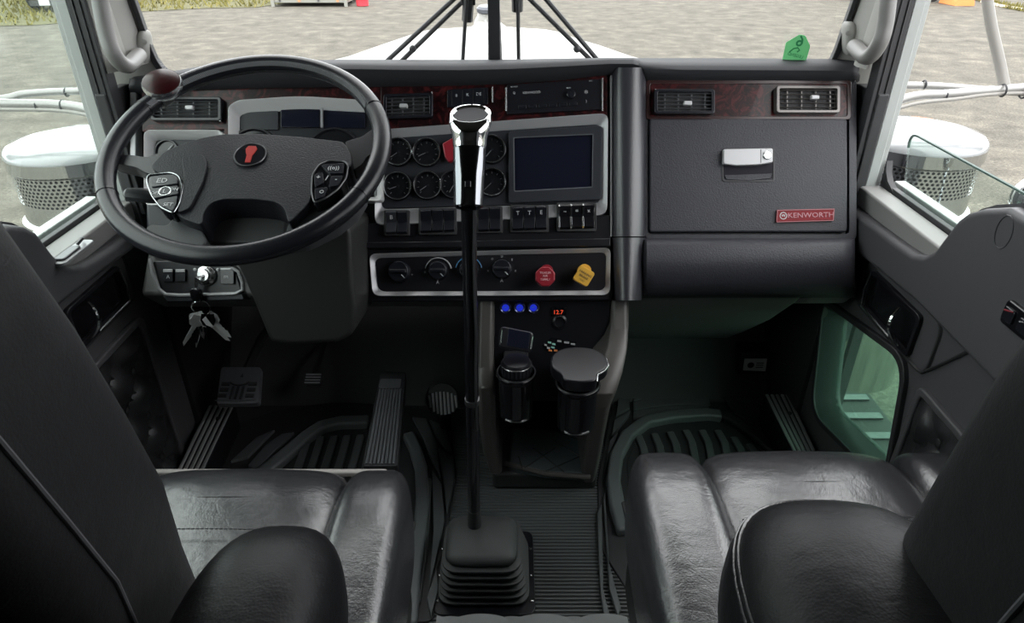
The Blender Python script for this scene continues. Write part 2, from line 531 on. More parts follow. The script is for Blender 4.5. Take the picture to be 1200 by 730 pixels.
# kerb on the right
mb = MB()
k0 = [atZ(x, y, GZ) for x, y in ((1150, 3), (1170, 8), (1200, 13), (1300, 30))]
mb.loft([[p + Vector((0, -.07, 0)), p + Vector((0, .07, 0)), p + Vector((0, .07, .08)), p + Vector((0, -.07, .08))] for p in k0])
tag(mb.build('painted_kerb', 'kerb_paint'), 'pale painted kerb line crossing the gravel at far right', 'kerb')

# parked white pickup at the far left: only its rear end shows under the frame top
p = atZ(45, 16, GZ)
t = thing('parked_pickup', 'white pickup parked in the grass at far left with dark bumper and plate', 'pickup truck', (p.x, p.y + .3, GZ))
px0, py0 = p.x, p.y + .3
ax = Fr((px0, py0, GZ), (1, 0, 0), (0, 0, 1))
mb = MB(); mb.prism(Fr((px0 - .8, py0 + 1, GZ), (0, 1, 0), (0, 0, 1), (1, 0, 0)),
                    rpoly([(-1, .36), (3.6, .36), (3.6, 1.15), (2.6, 1.2), (2.1, 1.75), (.9, 1.78), (.5, 1.2), (-1, 1.2)], .08, 3), 0, 1.6)
body = mb.build('body', 'white_paint', t, bevel=.05)
mb = MB(); mb.prism(ax, rrect(.05, .25, .75, .15, .03), -.05, .06); mb.build('bumper', 'dark_metal', t)
mb = MB(); mb.prism(ax, rrect(0.12, .27, .30, .15, .015), .06, .08); mb.build('number_plate', 'white_label', t)
for sxx in (-.62, .62):
    for yy in (.75, 3.5):
        mb = MB(); mb.lathe((px0 + sxx - .11, py0 + yy, GZ + .36), (1, 0, 0), [(.2, 0), (.35, .02), (.36, .11), (.35, .2), (.2, .22)], 20)
        mb.build('wheel', 'tyre', t)

# low white trailer bed and a red barrel ahead of the truck
pa = atZ(318, 11, GZ); pb = atZ(408, 8, GZ)
t = thing('flat_trailer', 'low white flat trailer standing at the grass edge', 'trailer', ((pa.x + pb.x)/2, pb.y, GZ))
yy = pb.y; L0, L1 = atY(318, 6, yy).x, atY(408, 6, yy).x
fx = Fr(((L0 + L1)/2, yy, GZ), (1, 0, 0), (0, 0, 1))
W = L1 - L0
mb = MB(); mb.box(((L0 + L1)/2, yy + 1.2, GZ + .19), (W, 2.4, .16)); mb.build('deck', 'trailer_paint', t, bevel=.02)
for k in range(4):
    mb = MB(); mb.box((L0 + W*(.12 + .25*k), yy - .01, GZ + .19), (.05, .03, .10)); mb.build('marker', 'orange_paint' if k % 2 else 'dark_metal', t)
for e in (L0 + .06, L1 - .06):
    mb = MB(); mb.box((e, yy - .03, GZ + .11), (.10, .06, .22)); mb.build('leg', 'trailer_paint', t, bevel=.01)
for e in (L0 + .2, L1 - .2):
    mb = MB(); mb.lathe((e - .08, yy + 1.3, GZ + .11), (1, 0, 0), [(.05, 0), (.105, .02), (.105, .14), (.05, .16)], 16); mb.build('wheel', 'tyre', t)
p = atZ(425, 7, GZ)
t = thing('red_barrel', 'small red barrel standing on the gravel beside the trailer', 'barrel', tuple(p))
mb = MB(); mb.lathe(p, (0, 0, 1), [(.17, 0), (.19, .02), (.19, .2), (.20, .22), (.19, .24), (.19, .44), (.20, .46), (.19, .48), (.19, .66), (.17, .68)], 20); mb.build('drum', 'red_plastic', t)
mb = MB(); mb.lathe(p + Vector((0, 0, .68)), (0, 0, 1), [(.16, 0), (.16, .02), (.03, .025)], 20); mb.build('lid', 'white_label', t)
# far right: white van end and an orange plastic barrier
p = atZ(1092, 4, GZ)
t = thing('parked_van', 'white van parked at the far right edge of the gravel yard', 'van', (p.x, p.y + .3, GZ))
fv = Fr((p.x - 1.2, p.y + .4, GZ), (1, 0, 0), (0, 0, 1))
mb = MB(); mb.prism(fv, rpoly([(-1, .28), (2.0, .28), (2.0, .95), (1.3, 1.8), (-1, 1.9)], .1, 4), -1.7, 0); mb.build('body', 'white_paint', t, bevel=.05)
mb = MB(); mb.prism(fv, rpoly([(.7, 1.0), (1.75, 1.0), (1.25, 1.6), (.7, 1.65)], .05, 3), 0, .01); mb.build('window', 'gloss_black', t)
for xx in (-.4, 1.4):
    mb = MB(); mb.lathe(fv.w(xx, .3, .02), (0, 1, 0), [(.15, 0), (.3, .02), (.3, .2), (.1, .22)], 18); mb.build('wheel', 'tyre', t)
p = atZ(1130, 7, GZ)
t = thing('orange_barrier', 'orange plastic barrier block beside the white van', 'barrier', tuple(p))
fo = Fr(p, (1, 0, 0), (0, 0, 1))
mb = MB(); mb.prism(fo, rpoly([(-.32, 0), (.32, 0), (.28, .16), (.18, .2), (.15, .6), (-.15, .6), (-.18, .2), (-.28, .16)], .02, 3), -.9, 0); mb.build('body', 'orange_paint', t, bevel=.02)
mb = MB(); mb.box(fo.w(0, .45, .005), (.22, .01, .12)); mb.build('reflector', 'white_label', t)

# ================================================================== truck nose
t = thing('truck_hood', 'broad white truck hood ahead of the windshield', 'truck hood', (XC, 2.3, .2))
secs = []
for Y, zt, wt, we, ze in ((1.70, .80, .30, .66, .74), (1.95, .80, .31, .68, .74), (2.3, .793, .32, .70, .72), (2.7, .78, .315, .69, .68), (3.0, .757, .30, .66, .635), (3.12, .72, .28, .62, .58), (3.17, .62, .26, .58, .50)):
    q = []
    half = [(.0, zt + .028), (.045, zt + .027), (.075, zt + .006), (wt*.55, zt), (wt*.8, zt - .004), (wt, zt - .014), (wt + (we-wt)*.3, zt - .014 - (zt-ze)*.28), (wt + (we-wt)*.65, zt - .02 - (zt-ze)*.62), (we, ze - .01), (we + .04, ze - .06), (we + .05, ze - .5)]
    ring_ = [(-a, b) for a, b in reversed(half[1:])] + half
    hx = XC - .039*(Y - 1.55)      # the cab was seen slightly off its axis
    secs.append([Vector((hx + a*.95, Y, b)) for a, b in ring_] + [Vector((hx + we*.95, Y, .1)), Vector((hx - we*.95, Y, .1))])
mb = MB(); mb.loft(secs); mb.build('hood_shell', 'hood_paint', t, ang=50)
mb = MB(); mb.lathe((XC - .066, 3.02, .772), (0, -.1, 1), [(.055, -.01), (.050, .012), (.038, .030), (.035, .042), (.030, .046)], 20)
ho = mb.build('hood_ornament', 'hood_paint', t, label='small white pedestal with a grey cap on the hood tip')
MB().lathe((XC - .066, 3.014, .816), (0, -.1, 1), [(.036, 0), (.040, .004), (.040, .016), (.032, .024), (.005, .026)], 20).build('ornament_cap', 'ornament_grey', ho)
for s_ in (-1, 1):
    mb = MB(); mb.tube([(XC - .01 + s_*.012, 1.72, .829), (XC - .035 + s_*.012, 2.4, .822), (XC - .058 + s_*.012, 3.0, .787)], .006, 8); mb.build('hood_seam', 'white_paint', t)

# ================================================================== cab shell
PR, PL = .707, -.783                    # inner faces of the doors
mb = MB(); mb.box((XC, .55, -.03), (1.62, 2.3, .06)); FLOOR = mb.build('floor', 'floor_rubber', kind='structure', label='black rubber cab floor')
mb = MB(); mb.box((XC, .45, 1.60), (1.62, 2.0, .06)); mb.build('ceiling', 'headliner', kind='structure')
mb = MB(); mb.prism(Fr((XC, -.58, .8), (1, 0, 0), (0, 0, 1)), [(-.81, -.8), (.81, -.8), (.81, .78), (-.81, .78)], -.05, 0); mb.build('wall_back', 'headliner', kind='structure')
mb = MB(); mb.prism(Fr((-.80, 0, 0), (0, 1, 0), (0, 0, 1), (1, 0, 0)), [(1.48, 0), (1.64, .22), (1.64, .80), (1.68, .80), (1.68, -.02), (1.48, -.02)], 0, 1.52); mb.build('wall_front', 'carpet_black', kind='structure')
for nm, X0, s_ in (('wall_left', PL, -1), ('wall_right', PR, 1)):
    w = struct(nm, (X0, 0, 0))
    fs = Fr((X0, 0, 0), (0, 1, 0), (0, 0, 1), (-s_, 0, 0))
    mb = MB(); mb.prism(fs, rpoly([(1.325, 0), (1.66, 0), (1.66, .80), (1.42, .86), (1.325, .86)], .004, 2), -.010, .012); mb.build('cowl_side', 'matt_black', w, bevel=.006)
    mb = MB(); mb.prism(fs, [(-.55, 0), (.13, 0), (.13, 1.57), (-.55, 1.57)], -.05, .03); mb.build('rear_side', 'column_grey', w, bevel=.01)
    mb = MB(); mb.prism(fs, [(.13, 1.44), (1.40, 1.44), (1.36, 1.57), (.13, 1.57)], -.05, .03); mb.build('header', 'headliner', w, bevel=.01)

# windshield halves, each a flat raked pane in a black gasket
UL = Vector((.71, .14, 0)).normalized(); UR = Vector((.71, -.14, 0)).normalized()
VV = Vector((0, -.2, 1))
WSL = Fr((XC, 1.60, .85), UL, VV - UL * VV.normalized().dot(UL)); WSR = Fr((XC, 1.60, .85), UR, VV - UR * VV.dot(UR))
def pane_outline(fr, a, b, inner, vb):
    A = Vector(fr.hit(*a)); B = Vector(fr.hit(*b)); k = (.60 - A.y) / (B.y - A.y)
    T = A + (B - A) * k
    A2 = A + (A - B).normalized() * (.02)
    return [tuple(T), (A2.x, vb), (inner, vb), (inner, .60)]
for nm, fr, a, b, s_, lab in (('window_1', WSL, (187, 78), (160, 0), -1, 'left windshield pane'), ('window_2', WSR, (974, 66), (997, 0), 1, 'right windshield pane')):
    w = struct(nm, tuple(fr.o), lab)
    vb = .004
    q = pane_outline(fr, a, b, s_*.016, vb)
    hole = rpoly(q, [.06, .07, .02, .02], 6)
    big = [(x + (s_*.014 if abs(x) > .1 else 0), y) for x, y in q]
    gas = rpoly([(q[0][0] + s_*.010, q[0][1] + .01), (q[1][0] + s_*.010, vb - .012), (0, vb - .012), (0, .61)], [.06, .075, .02, .02], 6)
    mb = MB(); mb.prism(fr, hole, -.004, .002); mb.build('pane', 'windshield_glass', w, smooth=False)
    mb = MB(); mb.ring(fr, gas, hole, -.012, .010); mb.build('gasket', 'rubber', w, bevel=.003)
    ow = s_ * .80
    mb = MB(); mb.holed(fr, [(0, -.10), (ow, -.10), (ow*.965, .68), (0, .68)], [gas], -.03, .004); mb.build('windshield_frame', 'pillar_grey', w)
w = struct('trim_1', (XC, 1.6, .85), 'black centre post between the windshield panes')
fc = Fr((XC, 1.585, .85), (1, 0, 0), VV)
mb = MB(); mb.prism(fc, rpoly([(-.0125, -.05), (.0125, -.05), (.0125, .62), (-.0125, .62)], .002, 2), -.03, .012); mb.build('post', 'rubber', w, bevel=.003)

# wipers
def wiper(fr, arms, blade, clip, lab, kn):
    o = fr.w(*fr.hit(*arms[0][0], -.05), -.05)
    t = thing('windshield_wiper', lab, 'wiper', tuple(o), 'windshield wipers')
    for (p0, p1) in arms:
        mb = MB(); mb.tube([fr.w(*fr.hit(*p0, -.05), -.05), fr.w(*fr.hit(*p1, -.05), -.05)], .0052, 8); mb.build('arm', 'rubber', t)
    b0 = fr.w(*fr.hit(*blade[0], -.03), -.03); b1 = fr.w(*fr.hit(*blade[1], -.03), -.03)
    mb = MB(); mb.tube([b0, b1], .0075, 8, flat=.6); bl = mb.build('blade', 'rubber', t)
    c = fr.w(*fr.hit(*clip, -.04), -.04); d = (b1 - b0).normalized()
    mb = MB(); mb.tube([c - d*.04, c + d*.05], .012, 8); mb.build('blade_clip', 'rubber', t)
    k = fr.w(*fr.hit(*kn, -.05), -.05)
    mb = MB(); mb.lathe(k + Vector((0, -.008, 0)), (0, 1, 0), [(.004, 0), (.008, .002), (.008, .014), (.004, .016)], 12); mb.build('arm_nut', 'dark_metal', t)
    mb = MB(); mb.box(c, (.03, .012, .014)); mb.build('arm_head', 'rubber', t, bevel=.002)
wiper(WSL, [((440, 84), (548, -16)), ((458, 84), (556, -12))], ((541, 92), (556, -150)), (549, 2), 'left windshield wiper with its blade parked upright by the centre post', (484, 57))
wiper(WSR, [((712, 84), (622, -22)), ((708, 72 + 14), (604, -18))], ((608, 92), (605, -150)), (606, -10), 'right windshield wiper with its blade parked upright by the centre post', (676, 57))

# A pillars
for nm, s_, X0, fr, a, b in (('trim_2', -1, PL, WSL, (187, 78), (160, 0)), ('trim_3', 1, PR, WSR, (974, 66), (997, 0))):
    w = struct(nm, (X0, 1.4, .86), 'grey pillar cover beside the windshield')
    A = fr.w(*fr.hit(*a)); B = fr.w(*fr.hit(*b)); d = (B - A) / (B.z - A.z)
    secs = []
    for z in (.895 if s_ < 0 else .925, .96, 1.1, 1.3, 1.52):
        e = A + d * (z - A.z); e = e + Vector((s_*.012, -.012, 0))
        f = Vector((X0 + s_*.0 - s_*.024, 1.335, z)); g = Vector((X0 + s_*.03, 1.335, z)); h = e + Vector((s_*.05, .01, 0))
        m1 = (e + f)/2 + Vector((-s_*.004, -.004, 0))
        secs.append([e, m1, f, g, h])
    mb = MB(); mb.loft(secs); mb.build('pillar_cover', 'pillar_grey', w, bevel=.004)
    # raised rib beside the handle
    secs = []
    for z in (.90, 1.0, 1.2, 1.5):
        e = A + d * (z - A.z) + Vector((s_*.012, -.012, 0)); f = Vector((X0 - s_*.024, 1.335, z))
        m0 = e.lerp(f, .42); m1 = e.lerp(f, .82); nrm = Vector((-s_*.4, -.9, 0)).normalized()
        secs.append([m0, m0.lerp(m1, .2) + nrm*.014, m0.lerp(m1, .8) + nrm*.014, m1])
    mb = MB(); mb.loft(secs); mb.build('pillar_rib', 'pillar_grey', w, bevel=.003)

# grab handles
def grab(path, base, lab, s_):
    pts = [atD(x, y, d) for x, y, d in path]
    t = thing('grab_handle', lab, 'grab handle', tuple(pts[-1]), 'pillar grab handles')
    # smooth the path
    fine = []
    for i in range(len(pts) - 1):
        p0 = pts[max(0, i-1)]; p1 = pts[i]; p2 = pts[i+1]; p3 = pts[min(len(pts)-1, i+2)]
        for k in range(5):
            u = k/5; fine.append(.5*((2*p1) + (p2-p0)*u + (2*p0-5*p1+4*p2-p3)*u*u + (3*p1-p0-3*p2+p3)*u**3))
    fine.append(pts[-1])
    mb = MB(); mb.tube(fine, .0140, 14); mb.build('grip', 'handle_grey', t)
    b = atD(*base); mb = MB()
    mb.sell(b, (.012, .022, .032), .7, .8, 20, 12, fr=Fr(b, (1, 0, 0), (0, 1, 0)), deform=lambda q: Vector((q.x - s_*q.z*.25, q.y, q.z)))
    mb.build('mount', 'pillar_grey', t)
    mb = MB(); mb.lathe(b + Vector((-s_*.012, -.018, .012)), (-s_*.4, -1, 0), [(.004, -.004), (.005, .000), (.003, .001)], 10); mb.build('screw', 'pillar_grey', t)
grab([(100, -120, 1.155), (112, -40, 1.175), (117, 0, 1.19), (125, 40, 1.205), (135, 66, 1.22), (149, 77, 1.26), (163, 64, 1.33)], (169, 55, 1.36), 'grey moulded grab handle on the left windshield pillar', -1)
grab([(1060, -120, 1.145), (1046, -40, 1.165), (1041, 0, 1.18), (1037, 30, 1.195), (1030, 52, 1.21), (1016, 67, 1.25), (1001, 54, 1.31)], (995, 45, 1.34), 'grey moulded grab handle on the right windshield pillar', 1)

# ================================================================== doors
def tuft(fr, u0, u1, v0, v1, sp, amp, nu, nv):
    def fn(a, b):
        u = u0 + (u1-u0)*a; v = v0 + (v1-v0)*b
        p = (u/sp + v/(sp*1.0)); q = (u/sp - v/(sp*1.0))
        h = amp * (abs(sin(pi*p) * sin(pi*q)) ** .55)
        ed = min(a, 1-a, b, 1-b) * 14
        return fr.w(u, v, .004 + h * min(1, ed + .15))
    return fn
def door(nm, s_, X0, top_px, zs, glass_top, peep, lab):
    D = struct(nm, (X0, .75, 0), lab)
    fr = Fr((X0, 0, 0), (0, 1, 0), (0, 0, 1), (-s_, 0, 0))
    top = fr.hits(top_px)
    top = [(y, z) for y, z in top]
    y_end, z_end = top[-1]
    # inner panel
    outer = [(1.332, .02), (1.332, top[0][1])] + top + [(.55, z_end + .004), (.14, z_end + .004), (.14, .02)]
    holes = [peep] if peep else []
    mb = MB(); mb.holed(fr, outer, holes, -.045, 0); mb.build('inner_panel', 'door_vinyl', D)
    # padded upper section
    low = [(.30, .56), (.80, .575), (1.02, .582), (1.15, .575), (1.318, .565)]
    pad = [(1.318, top[0][1] - .012)] + [(y, z - .006) for y, z in top] + [(.55, z_end - .004), (.30, z_end - .004)] + low
    mb = MB(); mb.prism(fr, pad, -.01, .022); mb.build('upper_pad', 'door_vinyl', D, bevel=.012, seg=3)
    # sill cap, rubber and painted outer skin along the window bottom
    mb = MB(); mb.box((X0 + s_*.022, 1.17, zs - .02), (.046, .325, .04)); mb.build('sill_cap', 'sill_grey', D, bevel=.005)
    mb = MB(); mb.box((X0 + s_*.0515, 1.05, zs - .02), (.013, .57, .055)); mb.build('sill_rubber', 'rubber', D, bevel=.002)
    mb = MB(); mb.box((X0 + s_*.085, .74, zs - .353), (.022, 1.2, .68)) if not peep else mb.holed(Fr((X0 + s_*.085, 0, 0), (0, 1, 0), (0, 0, 1), (-s_, 0, 0)), [(.14, .005), (1.34, .005), (1.34, zs - .012), (.14, zs - .012)], [rpoly([(1.325, .43), (.93, .48), (.93, .10), (1.325, .05)], .03, 4)], -.011, .011)
    mb.build('outer_skin', 'rubber', D)
    mb = MB(); mb.box((X0 + s_*.085, .74, zs - .004), (.024, 1.2, .022)); mb.build('outer_lip', 'white_paint', D, bevel=.003)
    # front frame: black seal and painted edge, then the top and rear rails
    for nme, x0, x1, m in (('front_seal', X0 - s_*.022, X0 + s_*.012, 'rubber'), ('front_rail', X0 + s_*.012, X0 + s_*.032, 'white_paint'), ('glass_channel', X0 + s_*.032, X0 + s_*.046, 'white_paint')):
        mb = MB(); dy = .0 if nme != 'glass_channel' else .01
        mb.box(((x0 + x1)/2, 1.345 + dy, (zs - .03 + 1.5)/2), (abs(x1 - x0), .03, 1.5 - zs + .03)); mb.build(nme, m, D, bevel=.002)
    for k in range(2):
        mb = MB(); x = X0 - s_*(.012 - .013*k); mb.tube([(x, 1.329, zs + .1), (x, 1.329, 1.48)], .0016, 6); mb.build('seal_lip', 'dark_metal', D)
    # corner fillet between frame and sill
    mb = MB(); mb.prism(Fr((X0 + s_*.05, 0, 0), (0, 1, 0), (0, 0, 1), (-s_, 0, 0)), [(1.335, zs - .02), (1.335, zs + .05), (1.327, zs + .03), (1.312, zs + .015), (1.285, zs + .004), (1.24, zs - .02)], -.006, .006); mb.build('corner_seal', 'rubber', D)
    mb = MB(); mb.box((X0 + s_*.03, .74, 1.47), (.05, 1.22, .05)); mb.build('top_rail', 'rubber', D, bevel=.005)
    mb = MB(); mb.box((X0 + s_*.03, .155, 1.1), (.05, .05, .75)); mb.build('rear_rail', 'rubber', D, bevel=.005)
    # pane
    fg = Fr((X0 + s_*.060, 0, 0), (0, 1, 0), (0, 0, 1), (-s_, 0, 0))
    if glass_top > 1.3: pl = [(.16, zs - .02), (1.42, zs - .02), (1.42, glass_top), (.16, glass_top)]
    else: pl = rpoly([(.16, zs - .02), (1.262, zs - .02), (1.312, glass_top), (.16, glass_top)], [0, 0, .03, 0], 6)
    mb = MB(); mb.prism(fg, pl, -.0022, .0022); mb.build('door_pane', 'door_glass', D, smooth=False, label='clear side window pane')
    if glass_top < 1.3:
        mb = MB(); mb.tube([fg.w(y, z) for y, z in pl[2:9]] + [fg.w(.16, glass_top)], .0026, 6); mb.build('pane_edge', 'peep_edge', D)
    return D, fr
mat('peep_edge', (.10, .16, .14), .3)
topR = [(1008, 240), (1040, 263), (1068, 283), (1085, 294), (1098, 296), (1110, 290), (1124, 272), (1138, 254), (1150, 245), (1168, 240), (1200, 238)]
topL = [(150, 262), (125, 282), (100, 298), (85, 306), (72, 309), (60, 306), (48, 294), (38, 281), (28, 268), (14, 261), (-8, 258)]
frR = Fr((PR, 0, 0), (0, 1, 0), (0, 0, 1), (-1, 0, 0))
peep = rpoly([(1.335, .400), (1.010, .462), (.955, .225), (1.262, .152)], [.03, .055, .05, .06], 6)
DR, frR = door('door_2', 1, PR, topR, .678, .792, peep, 'right cab door with low window')
DL, frL = door('door_1', -1, PL, topL, .645, 1.46, None, 'left cab door')

# door furniture, same design on both doors
def door_furniture(D, fr, s_, y0, z0, tu):
    # latch recess: frame and well, with lever
    rec = rrect(y0, z0, .185, .085, .012)
    mb = MB(); mb.ring(fr, rec, rrect(y0, z0, .168, .068, .010), -.002, .008); mb.build('latch_bezel', 'smooth_black', D, bevel=.002)
    mb = MB(); mb.prism(fr, rrect(y0, z0, .170, .070, .010), -.004, .001); mb.build('latch_well', 'gloss_black', D)
    q = []
    for t_ in range(9):
        a = t_/8; q.append(fr.w(y0 - .062 + .018*a, z0 - .032 + .066*a, .012 + .020*sin(pi*a*.9)))
    mb = MB(); mb.tube(q, [.007, .009, .010, .010, .009, .009, .008, .007, .005], 8, flat=.5); mb.build('latch_lever', 'chrome', D, label='chrome door latch lever')
    mb = MB(); mb.tube([fr.w(y0 + .085, z0 + .036, .010), fr.w(y0 + .089, z0, .012), fr.w(y0 + .085, z0 - .036, .010), fr.w(y0 - .03, z0 - .037, .010)], .0022, 6); mb.build('bezel_glint', 'dull_chrome', D)
    # step seam around latch plate
    sm = rrect(y0 - .01, z0 + .006, .27, .108, .03, 5)
    mb = MB(); mb.tube([fr.w(a, b, .001) for a, b in sm], .0035, 6, closed=True); mb.build('plate_seam', 'matt_black', D)
    u0, u1, v0, v1, sp = tu
    mb = MB(); mb.surf(tuft(fr, u0, u1, v0, v1, sp, .024, 66, 44), 66, 44); mb.build('tufted_pad', 'door_leather', D, label='button tufted black leather door pad')
    k0 = int(u0/sp*2) - 2
    for i in range(-40, 60):
        for j in range(-4, 30):
            u = i*sp/2; v = j*sp/2
            if (i + j) % 2 == 0 and u0 + .02 < u < u1 - .02 and v0 + .02 < v < v1 - .02:
                mb = MB(); mb.sell(fr.w(u, v, .007), (.0085, .0085, .005), 1, 1, 12, 6, fr=fr); mb.build('tuft_button', 'door_leather', D)
    mb = MB(); mb.ring(fr, rrect((u0+u1)/2, (v0+v1)/2, u1-u0+.024, v1-v0+.024, .02), rrect((u0+u1)/2, (v0+v1)/2, u1-u0-.004, v1-v0-.004, .014), -.002, .012); mb.build('pad_border', 'door_vinyl', D, bevel=.004)
door_furniture(DR, frR, 1, 1.10, .515, (.30, .94, .06, .445, .115))
door_furniture(DL, frL, -1, 1.12, .515, (.45, 1.22, .05, .42, .115))
# right door: seam, speaker ring, armrest switch plate
mb = MB(); mb.tube([frR.w(.875, .578, .002), frR.w(.955, .482, .002)], .003, 6); mb.build('panel_seam', 'matt_black', DR)
c = frR.hit(1178, 272, .02); mb = MB(); mb.tube([frR.w(c[0] + .016*cos(a*pi/10), c[1] + .024*sin(a*pi/10), .022) for a in range(20)], .0012, 6, closed=True); mb.build('screw_cover', 'door_vinyl', DR)
def armrest(D, fr, s_, y1):
    mb = MB(); mb.sell(fr.w(y1 - .25, .625, .03), (.27, .042, .045), .5, .4, 40, 14, fr=Fr((0, 0, 0), (0, 1, 0), (0, 0, 1), (-s_, 0, 0))); mb.build('armrest', 'door_vinyl', D)
armrest(DL, frL, -1, .78)
q = frR.hits([(1162, 366), (1200, 392), (1215, 410), (1192, 402)], .028)
cq = frR.hit(1192, 378, .03)
mb = MB(); mb.prism(frR, rrect(cq[0] - .02, cq[1], .11, .036, .008), .0, .028); sp_ = mb.build('switch_plate', 'gloss_black', DR, bevel=.003)
for k in range(3):
    mb = MB(); mb.prism(frR, rrect(cq[0] + .020 - .032*k, cq[1], .022, .020, .004), .026, .031); ws_ = mb.build('window_switch', 'switch_black', sp_, bevel=.002)
    MB().tube([frR.w(cq[0] + .012 - .032*k, cq[1] + .009, .031), frR.w(cq[0] + .028 - .032*k, cq[1] + .004, .031)], .0012, 6).build('switch_mark', 'red_knob' if k == 0 else 'dull_chrome', sp_)
# left door: small lock tray on the sill
c = atZ(85, 296, .648)
mb = MB(); mb.prism(Fr((c.x, c.y, .646), (0, 1, 0), (1, 0, 0), (0, 0, 1)), rrect(0, 0, .10, .028, .010), -.002, .005); lk = mb.build('sill_latch', 'silver_plastic', DL, bevel=.002, label='small silver latch plate on the window sill')
mb = MB(); mb.prism(Fr((c.x, c.y, .646), (0, 1, 0), (1, 0, 0), (0, 0, 1)), rrect(-.012, 0, .055, .018, .006), .005, .009); mb.build('latch_cover', 'dark_metal', lk, bevel=.002)
mb = MB(); mb.tube([(c.x, c.y + .018, .655), (c.x + .006, c.y + .028, .662), (c.x - .004, c.y + .042, .657)], .003, 6); mb.build('latch_hook', 'dark_metal', lk)
# peep window: deep green-lit reveal, pane and rubber rim
pw = struct('window_3', (PR, 1.17, .27), 'green tinted low window in the right door')
pin = rpoly([(1.318, .390), (1.022, .446), (.972, .238), (1.252, .172)], [.03, .05, .045, .055], 6)
mat('peep_trim', (.040, .050, .048), .35)
mb = MB(); mb.ring(frR, [(a*1.0, b) for a, b in rpoly([(1.350, .412), (1.000, .478), (.940, .216), (1.268, .136)], [.03, .06, .055, .065], 6)], peep, -.002, .010); mb.build('rubber_rim', 'rubber', pw, bevel=.003)
mb = MB(); mb.ring(frR, peep, pin, -.044, .006, -.034); mb.build('reveal', 'peep_trim', pw)
mb = MB(); mb.prism(frR, pin, -.038, -.034); mb.build('peep_pane', 'peep_glass', pw, smooth=False)

# ================================================================== things mounted outside the doors
def air_cleaner(x, y, zt, lab):
    t = thing('air_cleaner', lab, 'air cleaner', (x, y, zt - .75), 'chrome air cleaners')
    o = Vector((x, y, zt)); K = .87
    sc = lambda prof: [(r*K, h) for r, h in prof]
    mb = MB(); mb.lathe(o, (0, 0, 1), sc([(.001, .022), (.06, .021), (.13, .016), (.175, .006), (.186, -.002), (.190, -.012), (.190, -.016)]), 64); mb.build('lid', 'white_paint_gloss', t)
    mb = MB(); mb.lathe(o, (0, 0, 1), sc([(.186, -.014), (.190, -.016), (.1905, -.046), (.186, -.050), (.183, -.052)]), 64); mb.build('upper_band', 'canister_chrome', t)
    # perforated band with real holes
    R_ = .1845*K; z1, z0 = -.052, -.128; rows = 8; cols = 82
    mb = MB(); dz = (z1 - z0)/rows; da = 2*pi/cols
    for r_ in range(rows):
        for c_ in range(cols):
            a0 = (c_ + (.5 if r_ % 2 else 0))*da; zc = z0 + (r_ + .5)*dz
            def P(a, z, rr=R_): return o + Vector((rr*cos(a), rr*sin(a), z))
            oc = [(-.5, -.5), (0, -.5), (.5, -.5), (.5, 0), (.5, .5), (0, .5), (-.5, .5), (-.5, 0)]
            ic = [(.33*cos(-3*pi/4 + k*pi/4), .36*sin(-3*pi/4 + k*pi/4)) for k in range(8)]
            vs_ = [P(a0 + i*da, zc + j*dz) for i, j in oc] + [P(a0 + i*da, zc + j*dz) for i, j in ic]
            mb.add(vs_, [(k, (k+1) % 8, 8 + (k+1) % 8, 8 + k) for k in range(8)])
    mb.build('perforated_band', 'canister_chrome', t, smooth=False)
    mb = MB(); mb.lathe(o, (0, 0, 1), sc([(.176, -.052), (.176, -.128)]), 48); mb.build('filter_core', 'matt_black', t)
    mb = MB(); mb.lathe(o, (0, 0, 1), sc([(.1845, -.126), (.1850, -.130), (.186, -.178), (.192, -.182)]), 64); mb.build('lower_band', 'canister_chrome', t)
    mb = MB(); mb.lathe(o, (0, 0, 1), sc([(.190, -.180), (.198, -.184), (.200, -.192), (.196, -.200), (.200, -.208), (.198, -.218), (.186, -.224)]), 64); cl = mb.build('clamp_ring', 'canister_chrome', t)
    fcam = Vector((-o.x, -o.y, 0)).normalized(); c = o + fcam*.200*K + Vector((0, 0, -.202))
    mb = MB(); mb.box(c, (.03, .014, .045), Fr(c, Vector((fcam.y, -fcam.x, 0)), fcam, (0, 0, 1))); mb.build('clamp_bolt', 'dull_chrome', cl, bevel=.004)
    mb = MB(); mb.lathe(o, (0, 0, 1), sc([(.186, -.222), (.170, -.240), (.165, -.28), (.150, -.50), (.148, -.74), (.02, -.75)]), 48); mb.build('canister', 'canister_chrome', t)
mat('white_paint_gloss', (.29, .30, .305), .12, coat=.5)
air_cleaner(XC + 1.085, 1.76, .668, 'chrome air cleaner canister outside the right door window')
air_cleaner(XC - 1.10, 1.76, .645, 'chrome air cleaner canister outside the left door window')

